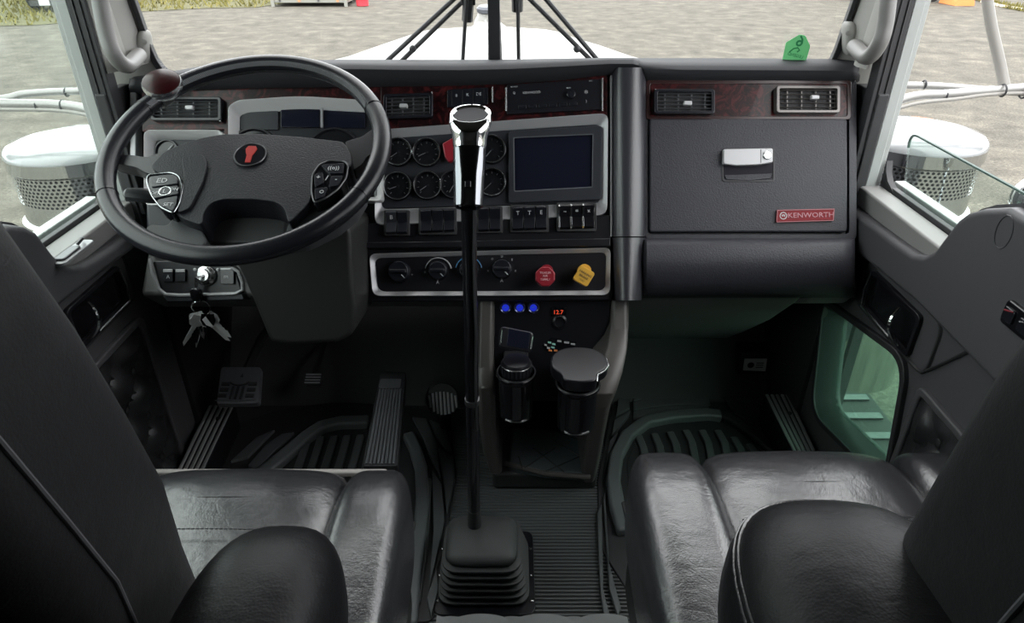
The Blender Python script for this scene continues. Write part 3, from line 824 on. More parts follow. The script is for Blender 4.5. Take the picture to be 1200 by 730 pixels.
def bracket(s_, tubes, ties, lab, base, end):
    b = atY(*base, 1.66)
    t = thing('mirror_bracket', lab, 'mirror bracket', tuple(b), 'mirror brackets')
    for pts, r, m, nme in tubes:
        P = [atY(x, y, Y) for x, y, Y in pts]
        fine = []
        for i in range(len(P) - 1):
            p0 = P[max(0, i-1)]; p1 = P[i]; p2 = P[i+1]; p3 = P[min(len(P)-1, i+2)]
            for k in range(5):
                u = k/5; fine.append(.5*((2*p1) + (p2-p0)*u + (2*p0-5*p1+4*p2-p3)*u*u + (3*p1-p0-3*p2+p3)*u**3))
        fine.append(P[-1])
        mb = MB(); mb.tube(fine, r, 12); mb.build(nme, m, t)
    # mirror head at the outer end of the tubes
    e = atY(*end, 1.66); hc = e + Vector((s_*.11, 0, .12))
    mh = MB().sell(hc, (.105, .05, .21), .35, .35, 40, 20).build('mirror_head', 'tube_paint', t)
    MB().prism(Fr(hc, (1, 0, 0), (0, 0, 1)), rrect(0, 0, .175, .38, .03), .046, .052).build('mirror_glass', 'chrome', mh)
    for (x, y, Y, r) in ties:
        a = atY(x, y, Y)
        mb = MB(); mb.tube([a + Vector((s_*.006, cos(k*pi/6)*r*.86, sin(k*pi/6)*r*.86)) for k in range(12)], .0022, 6, closed=True); mb.build('cable_tie', 'rubber', t)
bracket(1, [([(1020, 101, 1.70), (1060, 100, 1.70), (1100, 101, 1.70), (1150, 105, 1.69), (1240, 112, 1.68)], .0085, 'tube_paint', 'rear_tube'),
            ([(1030, 131, 1.62), (1050, 119, 1.62), (1075, 112, 1.63), (1110, 110, 1.64), (1170, 105, 1.66), (1260, 98, 1.67)], .0100, 'tube_paint', 'front_tube'),
            ([(1040, 131, 1.60), (1075, 121, 1.61), (1120, 116, 1.63), (1170, 110, 1.65), (1260, 108, 1.66)], .0045, 'cable', 'cable'),
            ([(1110, -420, 1.66), (1135, -180, 1.70), (1150, -60, 1.72), (1160, 20, 1.71), (1172, 75, 1.69), (1178, 104, 1.67)], .0120, 'cable', 'strut')],
        [(1080, 99, 1.70, .011), (1104, 112, 1.64, .013), (1172, 106, 1.655, .016), (1196, 108, 1.66, .016)], 'pale tubular mirror bracket with tied cables outside the right window', (1178, 106), (1255, 104))
bracket(-1, [([(150, 107, 1.70), (80, 107, 1.70), (30, 110, 1.69), (8, 115, 1.68), (-40, 120, 1.66)], .0085, 'tube_paint', 'rear_tube'),
             ([(140, 140, 1.60), (118, 134, 1.61), (95, 126, 1.63), (60, 122, 1.65), (0, 121, 1.66), (-60, 118, 1.66)], .0110, 'tube_paint', 'front_tube'),
             ([(130, 142, 1.59), (95, 133, 1.62), (60, 129, 1.64), (0, 128, 1.65), (-60, 126, 1.65)], .0050, 'cable', 'cable')],
        [(81, 108, 1.70, .011), (48, 124, 1.655, .015), (77, 124, 1.645, .015), (113, 134, 1.615, .014)], 'pale tubular mirror bracket with tied cables outside the left window', (30, 120), (-55, 120))
# mirror arm sliver at the left frame edge and small chrome fender mirror at the right
t = thing('spot_mirror', 'small round chrome mirror low outside the right window', 'mirror', tuple(atX(1196, 228, 1.15)))
c = atX(1212, 230, 1.15)
mb = MB(); mb.sell(c, (.05, .03, .045), .9, .9, 20, 12); mb.build('mirror_head', 'chrome', t)
mb = MB(); mb.tube([c, c + Vector((.03, .06, -.2)), c + Vector((-.05, .12, -.5))], .008, 8); mb.build('stalk', 'dull_chrome', t)

# aluminium step box below the right door, seen through the low window
t = thing('step_box', 'grey aluminium step box outside below the low right window', 'step box', (1.02, 1.78, GZ + .35))
mb = MB(); mb.box((1.02, 1.78, -.55), (.42, .72, .52)); mb.build('box_body', 'white_paint', t, bevel=.02)
mb = MB(); mb.box((1.02, 1.78, -.285), (.44, .74, .012)); sp2 = mb.build('tread_plate', 'column_grey', t, bevel=.004)
for k in range(7):
    mb = MB(); mb.box((1.02, 1.48 + .1*k, -.276), (.40, .03, .008)); mb.build('tread_bar', 'dark_metal', sp2, bevel=.002)
mb = MB(); mb.box((.86, 1.78, -.95), (.05, .5, .30)); mb.build('hanger', 'dark_metal', t)
# ================================================================== dashboard
DD = 1.35
DF = Fr(CAM + FW * DD, RT, UP, -FW)         # the dash face leans back towards the windshield
S = DD / F                                   # metres per frame pixel on that face
def dh(pts, h=0.0): return DF.hits(pts, h)
DASH = thing('dashboard', 'wide black truck dashboard with burl wood trim below the windshield', 'dashboard', (XC, 1.3, .49))
def dprism(name, pts, h0, h1, m, parent=DASH, r=0, bevel=0, n=4, **kw):
    q = rpoly(pts, r, n) if r else pts
    mb = MB(); mb.prism(DF, dh(q, h1), h0, h1)
    return mb.build(name, m, parent, bevel=bevel, **kw)
def dring(name, outer, inner, ro, ri, h0, h1, m, parent=DASH, bevel=0, hi=None, n=5, **kw):
    mb = MB(); mb.ring(DF, dh(rpoly(outer, ro, n), h1), dh(rpoly(inner, ri, n), h1), h0, h1, hi)
    return mb.build(name, m, parent, bevel=bevel, **kw)
def rect(x0, y0, x1, y1): return [(x0, y0), (x1, y0), (x1, y1), (x0, y1)]

# carcass
dprism('body', [(168, 104), (440, 92), (758, 92), (1002, 92), (1003, 282), (756, 284), (718, 352), (418, 352), (412, 285), (170, 300)], -.19, -.006, 'panel_black', bevel=.01)
# padded cap along the windshield, built in sections across the cab
def ws_back(px, py):
    fr = WSL if px < 580 else WSR
    a, b = fr.hit(px, py, .004); return fr.w(a, b, .004)
secs = []
for px, yb, yl, yf, hl, hf in ((152, 93, 97, 108, .000, -.015), (158, 90, 95, 108, .020, .000), (200, 84, 92, 107, .030, .006), (240, 77, 86, 104, .036, .008), (290, 73, 83, 102, .042, .010), (340, 71, 80, 101, .045, .012), (400, 70, 79, 100, .045, .012),
                               (470, 70, 80, 100, .042, .012), (540, 70, 80.5, 99, .040, .012), (600, 69.5, 79, 97, .040, .010), (660, 68.5, 76, 93, .038, .010), (715, 67.5, 73, 86, .036, .010), (742, 67.5, 73, 82, .032, .008), (749, 68.5, 75, 81, .022, .004)):
    B = ws_back(px, yb); q = []
    Lp = DF.hit(px, yl, hl); Fp = DF.hit(px, yf, hf)
    L = DF.w(*Lp, hl); Fb = DF.w(*Fp, hf)
    mid = B.lerp(L, .6) + Vector((0, 0, .004))
    q = [B + Vector((0, 0, -.06)), B, mid, L + Vector((0, .010, .003)), L + Vector((0, .001, -.003)), L.lerp(Fb, .5) + DF.n*.004, Fb, Fb - DF.n*.06]
    secs.append(q)
mb = MB(); mb.loft(secs); mb.build('top_pad', 'cap_vinyl', DASH, ang=60)
secs = []
for px, yb, yl, yf, hl, hf in ((746, 68, 76, 94, .016, .000), (757, 68, 79, 95, .030, .006), (800, 68, 80, 95.5, .030, .006), (900, 68.5, 80.5, 95.5, .030, .006), (980, 69, 81, 96, .030, .006), (1000, 71, 82, 96, .026, .004), (1007, 75, 83, 95, .008, -.010)):
    B = ws_back(px, yb)
    L = DF.w(*DF.hit(px, yl, hl), hl); Fb = DF.w(*DF.hit(px, yf, hf), hf)
    mid = B.lerp(L, .6) + Vector((0, 0, .004))
    secs.append([B + Vector((0, 0, -.06)), B, mid, L + Vector((0, .010, .003)), L + Vector((0, .001, -.003)), L.lerp(Fb, .5) + DF.n*.003, Fb, Fb - DF.n*.06])
mb = MB(); mb.loft(secs); mb.build('top_pad', 'cap_vinyl', DASH, ang=60)

# burl wood fascia
CL_o = [(267, 124), (278, 117), (350, 112), (430, 117), (447, 122), (447, 235), (267, 235)]
CL_i = [(275, 132), (284, 128), (350, 124), (428, 128), (438, 132), (438, 228), (275, 228)]
mb = MB(); mb.prism(DF, dh([(166, 106), (240, 101), (300, 98), (400, 97), (450, 99), (450, 135), (448, 200), (262, 200), (262, 152), (166, 154)], .002), -.01, .002)
wl = mb.build('wood_panel', 'burl_wood', DASH, bevel=.002, label='dark red burl wood panel around the gauges')
wc = dprism('wood_panel', [(446, 100), (712, 88), (712, 136), (446, 152)], -.01, .004, 'burl_wood', bevel=.002)
wr = dprism('wood_panel', rect(761, 97, 994, 137), -.012, .006, 'burl_wood', r=3, bevel=.002, label='dark red burl wood panel above the glove box')
dring('wood_border', rect(757, 93, 998, 140), rect(762, 98, 993, 136), 5, 3, -.01, .008, 'wood_frame', bevel=.0015)

# louvred air vents
def vent(x0, y0, x1, y1, m, knob, h=.003, tilt=0.0, nv=4, nl=5):
    T = lambda pts: [(x, y + (x - x0)*tilt) for x, y in pts]
    fo = T(rect(x0, y0, x1, y1)); fi = T(rect(x0 + 4, y0 + 3.5, x1 - 4, y1 - 3.5))
    v = dring('air_vent', fo, fi, 4, 2, h - .003, h + .014, m, bevel=.0015)
    dprism('vent_back', T(rect(x0 + 3, y0 + 3, x1 - 3, y1 - 3)), h - .002, h + .001, 'matt_black', v)
    hh = (y1 - y0 - 7)/nl
    for k in range(nl):
        yc = y0 + 3.5 + hh*(k + .5)
        mb = MB(); a = DF.hit(x0 + 4, yc, h + .008); b = DF.hit(x1 - 4, yc + (x1 - x0)*tilt, h + .008)
        A = DF.w(*a, h + .008); B = DF.w(*b, h + .008)
        mb.tube([A, B], .0034, 6, flat=.35, up=DF.v); mb.build('louvre', 'vent_line' if m != 'vent_silver' else 'vent_silver', v)
    for k in range(nv):
        xc_ = x0 + 4 + (x1 - x0 - 8)*(k + .5)/nv
        A = DF.w(*DF.hit(xc_, y0 + 4 + (xc_ - x0)*tilt, h + .006), h + .006); B = DF.w(*DF.hit(xc_, y1 - 4 + (xc_ - x0)*tilt, h + .006), h + .006)
        mb = MB(); mb.tube([A, B], .0016, 6); mb.build('vane', 'vent_line' if m != 'vent_silver' else 'vent_silver', v)
    kx, ky = knob
    mb = MB(); mb.box(DF.w(*DF.hit(kx, ky, h + .014), h + .012), (.016, .008, .010), DF); mb.build('vent_tab', 'silver_light', v, bevel=.002)
    return v
mat('vent_silver', (.14, .13, .125), .32, metal=.5)
mat('vent_line', (.085, .088, .095), .30)
vent(176, 113, 259, 141, 'switch_black', (222, 126), tilt=.0)
vent(449, 110, 507, 139, 'switch_black', (473, 124), h=.005, tilt=-.03)
vent(767, 104, 838, 133, 'switch_black', (806, 121), h=.007)
vent(910, 100, 985, 132, 'vent_silver', (955, 114), h=.007)
# chrome slivers beside the vents
for x, y0, y1 in ((257.5, 114, 142), (506, 107, 136), (577, 101, 120), (593, 102, 130), (706, 91, 130), (768, 104, 133)):
    dprism('chrome_sliver', rect(x - .8, y0, x + .8, y1), .004, .014, 'dull_chrome', DASH, bevel=.0005)

# instrument cluster behind the wheel
cl = dring('cluster_bezel', CL_o, CL_i, [5, 6, 20, 8, 5, 6, 6], [4, 5, 20, 6, 4, 5, 5], -.005, .034, 'silver_bright', bevel=.002, hi=.006, label='silver bezel around the instrument cluster')
cp = dprism('cluster_panel', CL_i, -.004, .004, 'panel_black')
for x, y, r in ((298, 180, 30), (392, 184, 34), (345, 205, 22)):
    o = DF.w(*DF.hit(x, y, .006), .004)
    g = MB().lathe(o, DF.n, [(r*S - .006, 0), (r*S - .003, .006), (r*S, .006), (r*S + .001, 0)], 36).build('dial', 'smooth_black', DASH)
    MB().lathe(o, DF.n, [(r*S - .006, 0), (r*S - .006, .001), (.001, .001)], 36).build('dial_face', 'gauge_face', g)
    MB().lathe(o, DF.n, [(.007, .001), (.007, .006), (.004, .008)], 14).build('needle_hub', 'switch_black', g)
    MB().tube([o + DF.n*.005, o + DF.n*.005 + DF.w(-.6*r*S, .55*r*S) - DF.o], .0012, 6).build('needle', 'white_mark', g)
mat('panel_grey', (.026, .028, .034), .36, spec=.3)
dprism('warning_panel', rect(281, 130, 326, 152), .002, .008, 'panel_grey', r=1, bevel=.001)
dprism('info_display', rect(329, 127, 375, 149), .002, .009, 'screen_dark', r=1, bevel=.001)
dprism('warning_panel', rect(379, 128, 428, 150), .002, .008, 'screen_dark', r=1, bevel=.001)
dprism('divider', rect(375.6, 126, 377.6, 149), .002, .014, 'silver_plastic')
# small gauge pod at the left end
lb = dring('pod_bezel', rect(168, 152, 260, 240), rect(175, 160, 253, 233), 8, 5, -.005, .030, 'silver_bright', bevel=.002, hi=.006)
dprism('pod_panel', rect(174, 159, 254, 234), -.004, .004, 'panel_black')
for x, y in ((196, 178), (236, 178), (196, 212), (236, 212)):
    o = DF.w(*DF.hit(x, y, .006), .004); r = 14*S
    g = MB().lathe(o, DF.n, [(r - .003, 0), (r - .002, .006), (r, .006), (r + .001, 0)], 28).build('gauge', 'switch_black', DASH)
    MB().lathe(o, DF.n, [(r - .003, 0), (r - .003, .001), (.001, .001)], 28).build('gauge_face', 'gauge_face', g)
    MB().tube([o + DF.n*.004, o + DF.n*.004 + (DF.u*.5 + DF.v*.6)*r], .001, 6).build('needle', 'white_mark', g)
# trim strip at the left dash end
dprism('end_strip', rect(152, 108, 159, 185), -.03, -.004, 'silver_plastic', bevel=.002)

# centre gauge and screen panel
C_o = [(438, 152), (713, 132), (712, 252), (439, 264)]
C_i = [(446, 161), (705, 144), (704, 237), (446, 244)]
dring('centre_bezel', C_o, C_i, [8, 10, 12, 10], [8, 8, 8, 8], -.012, .012, 'silver_plastic', bevel=.002, hi=.002, label='silver bezel around the gauges and screen')
dprism('centre_panel', C_i, -.014, .001, 'panel_grey')
gx = [(466.5, 178), (500, 178.5), (533, 177), (576.5, 175), (466, 218), (501, 217), (532, 216), (576.5, 213.5)]
for i, (x, y) in enumerate(gx):
    if i == 2: continue
    o = DF.w(*DF.hit(x, y, .006), .001); r = 15.5*S
    g = MB().lathe(o, DF.n, [(r + .003, 0), (r + .0028, .008), (r + .001, .012), (r - .0015, .012), (r - .0025, .010), (r - .003, .003)], 36).build('gauge', 'gloss_black', DASH)
    MB().lathe(o, DF.n, [(r - .0025, .001), (r - .003, .0035), (.001, .0035)], 32).build('gauge_face', 'gauge_face', g)
    mb = MB()
    mb.tube([o + DF.n*.0115 + (DF.u*cos(a*pi/18) + DF.v*sin(a*pi/18))*(r + .0005) for a in range(36)], .0012, 6, closed=True); mb.build('gauge_rim', 'dull_chrome', g)
    MB().lathe(o, DF.n, [(.003, .0035), (.003, .006), (.002, .007)], 12).build('needle_hub', 'switch_black', g)
    ang = radians((215, 205, 0, 230, 200, 215, 240, 225)[i])
    MB().tube([o + DF.n*.0055, o + DF.n*.0055 + (DF.u*cos(ang) + DF.v*sin(ang))*(r*.7)], .0006, 6).build('needle', 'dial_mark', g)
    mb = MB()
    for k in range(9):
        a = radians(225 - 270*k/8); e = DF.u*cos(a) + DF.v*sin(a)
        mb.tube([o + DF.n*.0038 + e*(r*.66), o + DF.n*.0038 + e*(r*.8)], .0005, 4)
    mb.build('dial_marks', 'dial_mark', g)
# red switch guard partly behind the shifter
dprism('red_switch', [(518, 168), (530, 161), (538, 165), (538, 185), (526, 190), (521, 184)], .0, .016, 'red_knob', bevel=.003, label='red guarded toggle switch')
# display unit
sc = dring('display_frame', [(596, 154), (706, 147), (705, 234), (596, 238)], [(602, 161), (695, 157), (694, 219), (603, 224)], [4, 5, 5, 4], 1.5, -.002, .009, 'panel_grey', bevel=.002, label='dark frame of the dash screen')
dprism('screen', [(602, 161), (695, 157), (694, 219), (603, 224)], -.001, .0045, 'screen_dark', sc)
dring('screen_edge', [(601, 160), (696.5, 156), (695.5, 220.5), (602, 225.5)], [(602.6, 161.5), (694.6, 157.5), (693.8, 218.7), (603.4, 223.5)], .8, .8, .004, .0085, 'tread_grey', sc)

# rocker switches along the bottom edge
def rocker(x0, y0, w, hgt, m='switch_black', mark=None, chrome=False, tilt=-.04):
    def P(px, py, h): return DF.w(*DF.hit(px, py + (px - x0)*tilt, .014), h)
    prof = [(0, .0), (0, .017), (.08, .021), (.5, .013), (.92, .020), (1, .015), (1, .0)]
    mb = MB()
    L = [P(x0 + .7, y0 + hgt*t_, h) for t_, h in prof]; Rr = [P(x0 + w - .7, y0 + hgt*t_, h) for t_, h in prof]
    mb.loft([L, Rr]); o = mb.build('rocker_switch', m, DASH, bevel=.0008)
    if chrome:
        mb = MB(); xx = x0
        A = [P(xx - .9, y0 + hgt*t_, h + .003) for t_, h in prof]; B = [P(xx + .9, y0 + hgt*t_, h + .003) for t_, h in prof]
        mb.loft([A, B]); mb.build('chrome_rib', 'chrome', o, bevel=.0005)
    if mark:
        u, v = DF.hit(x0 + w*.5, y0 + hgt*.27, .0195)
        text(mark, DF, u, v, .011, .0205, 'white_mark', o, 'switch_symbol', rot=.04)
    return o
rocker(452, 247.5, 13, 27, 'panel_grey', 'B'); rocker(465, 247.5, 13, 27)
for k in range(3): rocker(492.5 + 13.6*k, 246 - .5*k, 13.6, 27)
for k in range(2): rocker(560 + 13.5*k, 243.5 - .4*k, 13.5, 28)
for k, mk in enumerate(('T', 'T', 'E')): rocker(600 + 13.7*k, 242.5 - .5*k, 13.7, 28, mark=mk)
for k, mk in enumerate(('~', '=', 'x')): rocker(655 + 14*k, 240 - .5*k, 14, 29, 'gloss_black', mk, True)
mb = MB(); A = DF.w(*DF.hit(697, 239, .014), .012); B = DF.w(*DF.hit(697.5, 268, .014), .012); mb.tube([A, B], .0016, 6); mb.build('chrome_rib', 'chrome', DASH)
# group surrounds of the switches
for x0, y0, x1, y1 in ((450, 246, 480, 276), (490.5, 243.5, 535, 275), (558, 241.5, 589, 273), (598, 240, 643, 272), (652.5, 237.5, 699, 271)):
    dprism('switch_mount', rect(x0, y0, x1, y1), -.002, .013, 'matt_black', r=2, bevel=.001)
dprism('switch_shelf', [(418, 262), (716, 252), (716, 288), (418, 288)], -.01, .006, 'smooth_black', bevel=.003)

# upper switch blank and radio
dprism('switch_bank', [(524, 105), (572, 102), (572, 122), (524, 126)], .0, .008, 'switch_black', r=2, bevel=.001)
for k, s_ in enumerate(('8', 'K', 'DE')):
    u, v = DF.hit(535 + 13*k, 112 - k*.8, .008); text(s_, DF, u, v, .0085, .0085, 'white_mark', DASH, 'switch_symbol')
for k in range(4): dprism('switch_gap', rect(529 + 12.5*k, 106 - k*.6, 529.8 + 12.5*k, 123 - k*.6), .007, .0085, 'dark_metal')
rad = dprism('radio', [(594, 99), (705, 92), (705, 128), (594, 134)], .0, .010, 'smooth_black', r=2, bevel=.0015, label='black dash radio')
def rtext(s_, x, y, sz, **kw):
    u, v = DF.hit(x, y, .010); return text(s_, DF, u, v, sz, .0105, 'white_mark', rad, rot=.055, **kw)
rtext('KENWOOD', 623, 108.5, .0065)
rtext('SOURCE', 602.5, 101.7, .0036); rtext('Q', 602.5, 109, .006); rtext('BAND', 666.5, 103, .0032); rtext('SRC', 692, 94.8, .0036)
rtext('*', 687, 110, .018); rtext(')', 687, 118.5, .007)
for x, y, r in ((669, 111, 5.5), ): 
    o = DF.w(*DF.hit(x, y, .01), .010); MB().lathe(o, DF.n, [(r*S, 0), (r*S, .006), (r*S*.8, .008), (.001, .008)], 20).build('radio_knob', 'switch_black', rad, bevel=.0006)
for k in range(6): dprism('radio_button', [(607 + 12*k, 123.5 - .7*k), (617 + 12*k, 123 - .7*k), (617 + 12*k, 127 - .7*k), (607 + 12*k, 127.6 - .7*k)], .008, .012, 'switch_black', rad, bevel=.0006)
for k, s_ in enumerate(('1', '2', '3', '4', '5', '6')): rtext(s_, 612 + 12*k, 125.3 - .7*k, .0038)

# climate panel with air brake knobs
H_o = [(432, 297), (716, 290), (715, 346), (436, 347)]
H_i = [(438, 302), (711, 295.5), (710, 340), (442, 341.5)]
hv = dring('climate_bezel', H_o, H_i, [9, 8, 9, 10], [8, 7, 8, 9], -.008, .012, 'silver_plastic', bevel=.002, hi=.004, label='silver bezel around the climate knobs')
dprism('climate_panel', H_i, -.01, .002, 'smooth_black')
def knob(x, y, r, marks, arc=None):
    o = DF.w(*DF.hit(x, y, .01), .002); rr = r*S
    k = MB().lathe(o, DF.n, [(rr*1.05, 0), (rr, .004), (rr*.92, .014), (rr*.86, .017), (rr*.2, .0165)], 28).build('climate_knob', 'switch_black', DASH, bevel=.001)
    MB().box(o + DF.n*.019, (rr*1.5, rr*.30, .008), DF).build('knob_grip', 'switch_black', k, bevel=.0015)
    a = radians(315); e = DF.u*cos(a) + DF.v*sin(a)
    MB().tube([o + DF.n*.0175 + e*rr*.45, o + DF.n*.0165 + e*rr*.85], .0009, 6).build('pointer', 'white_mark', k)
    if arc:
        mb = MB(); pts = [o + DF.n*.001 + (DF.u*cos(radians(t_)) + DF.v*sin(radians(t_)))*(rr*1.32) for t_ in range(10, 171, 8)]
        mb.tube(pts, [.0006 + .0012*i/20 for i in range(len(pts))][::-1] if arc == 'fan' else .0011, 6); mb.build('dial_arc', 'white_mark' if arc == 'fan' else 'blue_mark', k)
    for s_, dx, dy, sz in marks:
        u, v = DF.hit(x + dx, y + dy, .002); text(s_, DF, u, v, sz, .003, 'white_mark', k, 'knob_mark')
mat('blue_mark', (.05, .22, .45), .4)
knob(467, 318, 13, [('+', 16, 4, .007)], None)
knob(513, 317, 11.5, [('*', -15, 3, .010), ('A', 0, 14, .009)], 'fan')
knob(549, 316, 11.5, [('A', 0, 14, .009)], 'temp')
knob(588, 315, 12, [('o', -11, -12, .009), ('u', 0, -15, .009), ('z', 12, -11, .008), ('A', 0, 14, .009), ('x', 16, 2, .008), ('x', -16, 2, .008)], None)
def brake_knob(x, y, poly, m, ink, lines, rot, lab):
    h = .052
    u, v = DF.hit(x, y, h)
    mb = MB(); mb.prism(DF, [(u + a*S*.96, v + b*S*.96) for a, b in poly], h - .016, h); k = mb.build('brake_knob', m, DASH, bevel=.003, seg=3, label=lab)
    MB().lathe(DF.w(u + .004, v + .012, .002), DF.n, [(.013, 0), (.013, .02), (.011, .024), (.011, h - .014)], 20).build('knob_stem', m, k)
    for s_, du, dv, sz in lines:
        c, s2 = cos(rot), sin(rot)
        text(s_, DF, u + du*c - dv*s2, v + du*s2 + dv*c, sz, h + .0004, ink, k, 'lettering', rot=rot)
oc = [(12.5*cos(radians(22.5 + 45*k)), 12.5*sin(radians(22.5 + 45*k))) for k in range(8)]
mat('red_text', (.75, .42, .45), .5)
brake_knob(639, 324, oc, 'red_knob', 'red_text', [('TRAILER', 0, .007, .0058), ('AIR', 0, .001, .0062), ('SUPPLY', 0, -.006, .0058)], 0, 'red octagonal trailer air knob')
sq = rpoly([(-9.5, -9.5), (9.5, -9.5), (9.5, 9.5), (-9.5, 9.5)], 3, 3); ca, sa = cos(radians(30)), sin(radians(30))
brake_knob(684.5, 323.5, [(a*ca*1.02 - b*sa, a*sa + b*ca) for a, b in [(x_*cos(radians(30)) - y_*sin(radians(30)), x_*sin(radians(30)) + y_*cos(radians(30))) for x_, y_ in sq]], 'yellow_knob', 'ink', [('PARKING', 0, .005, .0064), ('BRAKE', 0, -.002, .0064), ('PUSH', 0, -.009, .004)], radians(-30), 'yellow diamond parking brake knob')
dprism('lower_rail', [(416, 284), (716, 279), (716, 289), (418, 291)], -.004, .016, 'smooth_black', bevel=.003)
dprism('lower_panel', [(416, 286), (718, 281), (718, 352), (420, 354)], -.06, -.001, 'smooth_black', bevel=.004)

# rounded column between the centre stack and the glove box
def column(y0, y1, x0a, x1a, x0b, x1b, bulge, m):
    secs = []
    for k in range(9):
        t_ = k/8; y = y0 + (y1 - y0)*t_; x0 = x0a + (x0b - x0a)*t_; x1 = x1a + (x1b - x1a)*t_
        ring_ = []
        for j in range(11):
            a = pi*j/10; xx = (x0 + x1)/2 - (x1 - x0)/2*cos(a); h = -.01 + bulge*sin(a)**.7
            ring_.append(DF.w(*DF.hit(xx, y, h), h))
        ring_ += [ring_[-1] - DF.n*.08, ring_[0] - DF.n*.08]
        secs.append(ring_)
    return MB().loft(secs).build('column_pad', m, DASH, ang=50)
column(79, 277, 717, 758, 717, 757, .042, 'column_vinyl')
column(278.5, 352, 717, 757, 720, 752, .046, 'column_vinyl')
# light strip of the stack edge
dprism('stack_edge', rect(715.5, 88, 717.5, 277), -.004, .010, 'silver_plastic', bevel=.0006)

# glove box
dring('glovebox_frame', rect(756, 92, 1004, 281), rect(760, 137, 995, 274), 6, 4, -.012, .004, 'dash_vinyl', bevel=.002)
gb = dprism('glovebox_door', rect(761, 138.5, 993.5, 272), -.01, .010, 'dash_vinyl', r=4, bevel=.004, label='textured black glove box door')
dring('handle_well', rect(846, 173, 908, 213), rect(848, 175, 906, 211), 4, 3, .006, .0112, 'smooth_black', gb, bevel=.0008)
dprism('well_floor', [(848, 190), (906, 190), (905, 209), (877, 212), (849, 209)], .008, .0106, 'inlay_black', gb)
dprism('well_lip', [(849, 205), (905, 203), (903, 209), (877, 212), (851, 210)], .009, .0125, 'dash_vinyl', gb, bevel=.001)
hd = dprism('handle', [(848, 174.5), (906, 173.5), (906, 190), (890, 193), (862, 194), (848, 192)], .010, .022, 'handle_silver', gb, r=2, bevel=.002, label='silver glove box handle')
o = DF.w(*DF.hit(899, 182, .022), .022); MB().lathe(o, DF.n, [(.0085, 0), (.0085, .002), (.007, .003), (.001, .003)], 20).build('lock_cylinder', 'dull_chrome', hd, bevel=.0004)
dprism('handle_split', rect(891.4, 175, 892.2, 191), .021, .0226, 'dark_metal', hd)
bd = dprism('name_badge', [(912, 247), (977, 245.5), (976, 257.5), (911, 259.5)], .008, .0145, 'red_badge', gb, r=.5, bevel=.0012, label='red name badge with chrome edge')
mat('badge_letter', (.30, .11, .13), .3, metal=.2)
dring('badge_edge', [(911, 246), (978, 244.5), (977, 258.5), (910, 260.5)], [(911.8, 246.8), (977.2, 245.3), (976.2, 257.8), (910.8, 259.7)], .5, .5, .008, .0155, 'badge_edge', bd)
u, v = DF.hit(949, 252.2, .0145); text('KENWORTH', DF, u + .002, v, .0135, .0148, 'badge_letter', bd, rot=.02, depth=.001, sx=1.18)
o = DF.w(*DF.hit(918, 252.8, .0145), .0145); MB().tube([o + (DF.u*cos(a*pi/10) + DF.v*sin(a*pi/10))*.0065 for a in range(20)], .0008, 6, closed=True).build('badge_ring', 'silver_light', bd)
text('W', DF, *DF.hit(918, 252.8, .0145), .008, .0148, 'silver_light', bd)
# lower bolster under the glove box
secs = []
for px in (753, 758, 770, 880, 985, 998, 1002):
    e = 1.0 if 757 < px < 999 else .55
    q = []
    for y, h in ((279, .0), (281, .022*e), (288, .034*e), (310, .034*e), (330, .022*e), (342, .004*e), (349, -.03), (349, -.12), (282, -.12)):
        q.append(DF.w(*DF.hit(px, y, h), h))
    secs.append(q)
MB().loft(secs).build('knee_bolster', 'dash_vinyl', DASH, ang=50)
# kick panels below the dash
fk = Fr((0, 0, 0), (0, 1, 0), (0, 0, 1), (1, 0, 0))
kp = [(1.20, .50), (1.22, .485), (1.26, .44), (1.36, .34), (1.50, .22), (1.60, .14), (1.64, .14), (1.64, .60), (1.3, .60)]
MB().prism(fk, kp, .185, .60).build('kick_panel', 'kick_lifted', DASH, bevel=.01)
kp2 = [(1.20, .50), (1.23, .46), (1.30, .42), (1.40, .41), (1.64, .41), (1.64, .60), (1.3, .60)]
MB().prism(fk, kp2, .60, .695).build('kick_panel', 'kick_lifted', DASH, bevel=.012)
MB().prism(fk, [(1.19, .50), (1.25, .44), (1.40, .40), (1.60, .40), (1.62, .6), (1.3, .60)], -.74, -.06).build('kick_panel', 'kick_lifted', DASH, bevel=.01)

# ignition panel left of the steering column
dprism('ignition_panel', [(178, 306), (262, 303), (276, 316), (284, 344), (190, 346)], -.05, .004, 'smooth_black', r=4, bevel=.003)
ib = MB(); pth = [(176, 303), (179, 320), (186, 338), (194, 345), (210, 346), (245, 345), (276, 344), (284, 340), (284, 331), (279, 318), (271, 314)]
P = [DF.w(*DF.hit(x, y, .010), .010) for x, y in pth]; ib.tube(P, .0036, 8); ib.build('ignition_bezel', 'silver_plastic', DASH)
dprism('ignition_shelf', [(190, 347), (284, 344), (286, 351), (196, 354)], -.03, .008, 'panel_grey', bevel=.002)
for x in (196.5, 211): dprism('dash_button', rect(x - 6, 315, x + 6, 330), .0, .010, 'switch_black', r=1.5, bevel=.001); dprism('button_edge', rect(x - 5.5, 315.5, x + 5.5, 319), .008, .0115, 'silver_plastic', bevel=.0006)
dprism('dash_button', rect(258, 315, 274, 333), .0, .010, 'switch_black', r=2, bevel=.001); dprism('button_edge', rect(258, 314, 271, 316.5), .006, .0115, 'silver_plastic', bevel=.0006)
text('m', DF, *DF.hit(265, 324, .01), .012, .0105, 'white_mark', DASH, 'button_symbol'); text('A', DF, *DF.hit(197, 324.5, .01), .010, .0105, 'white_mark', DASH, 'button_symbol')
IG = DF.w(*DF.hit(238, 323, .02), .004)
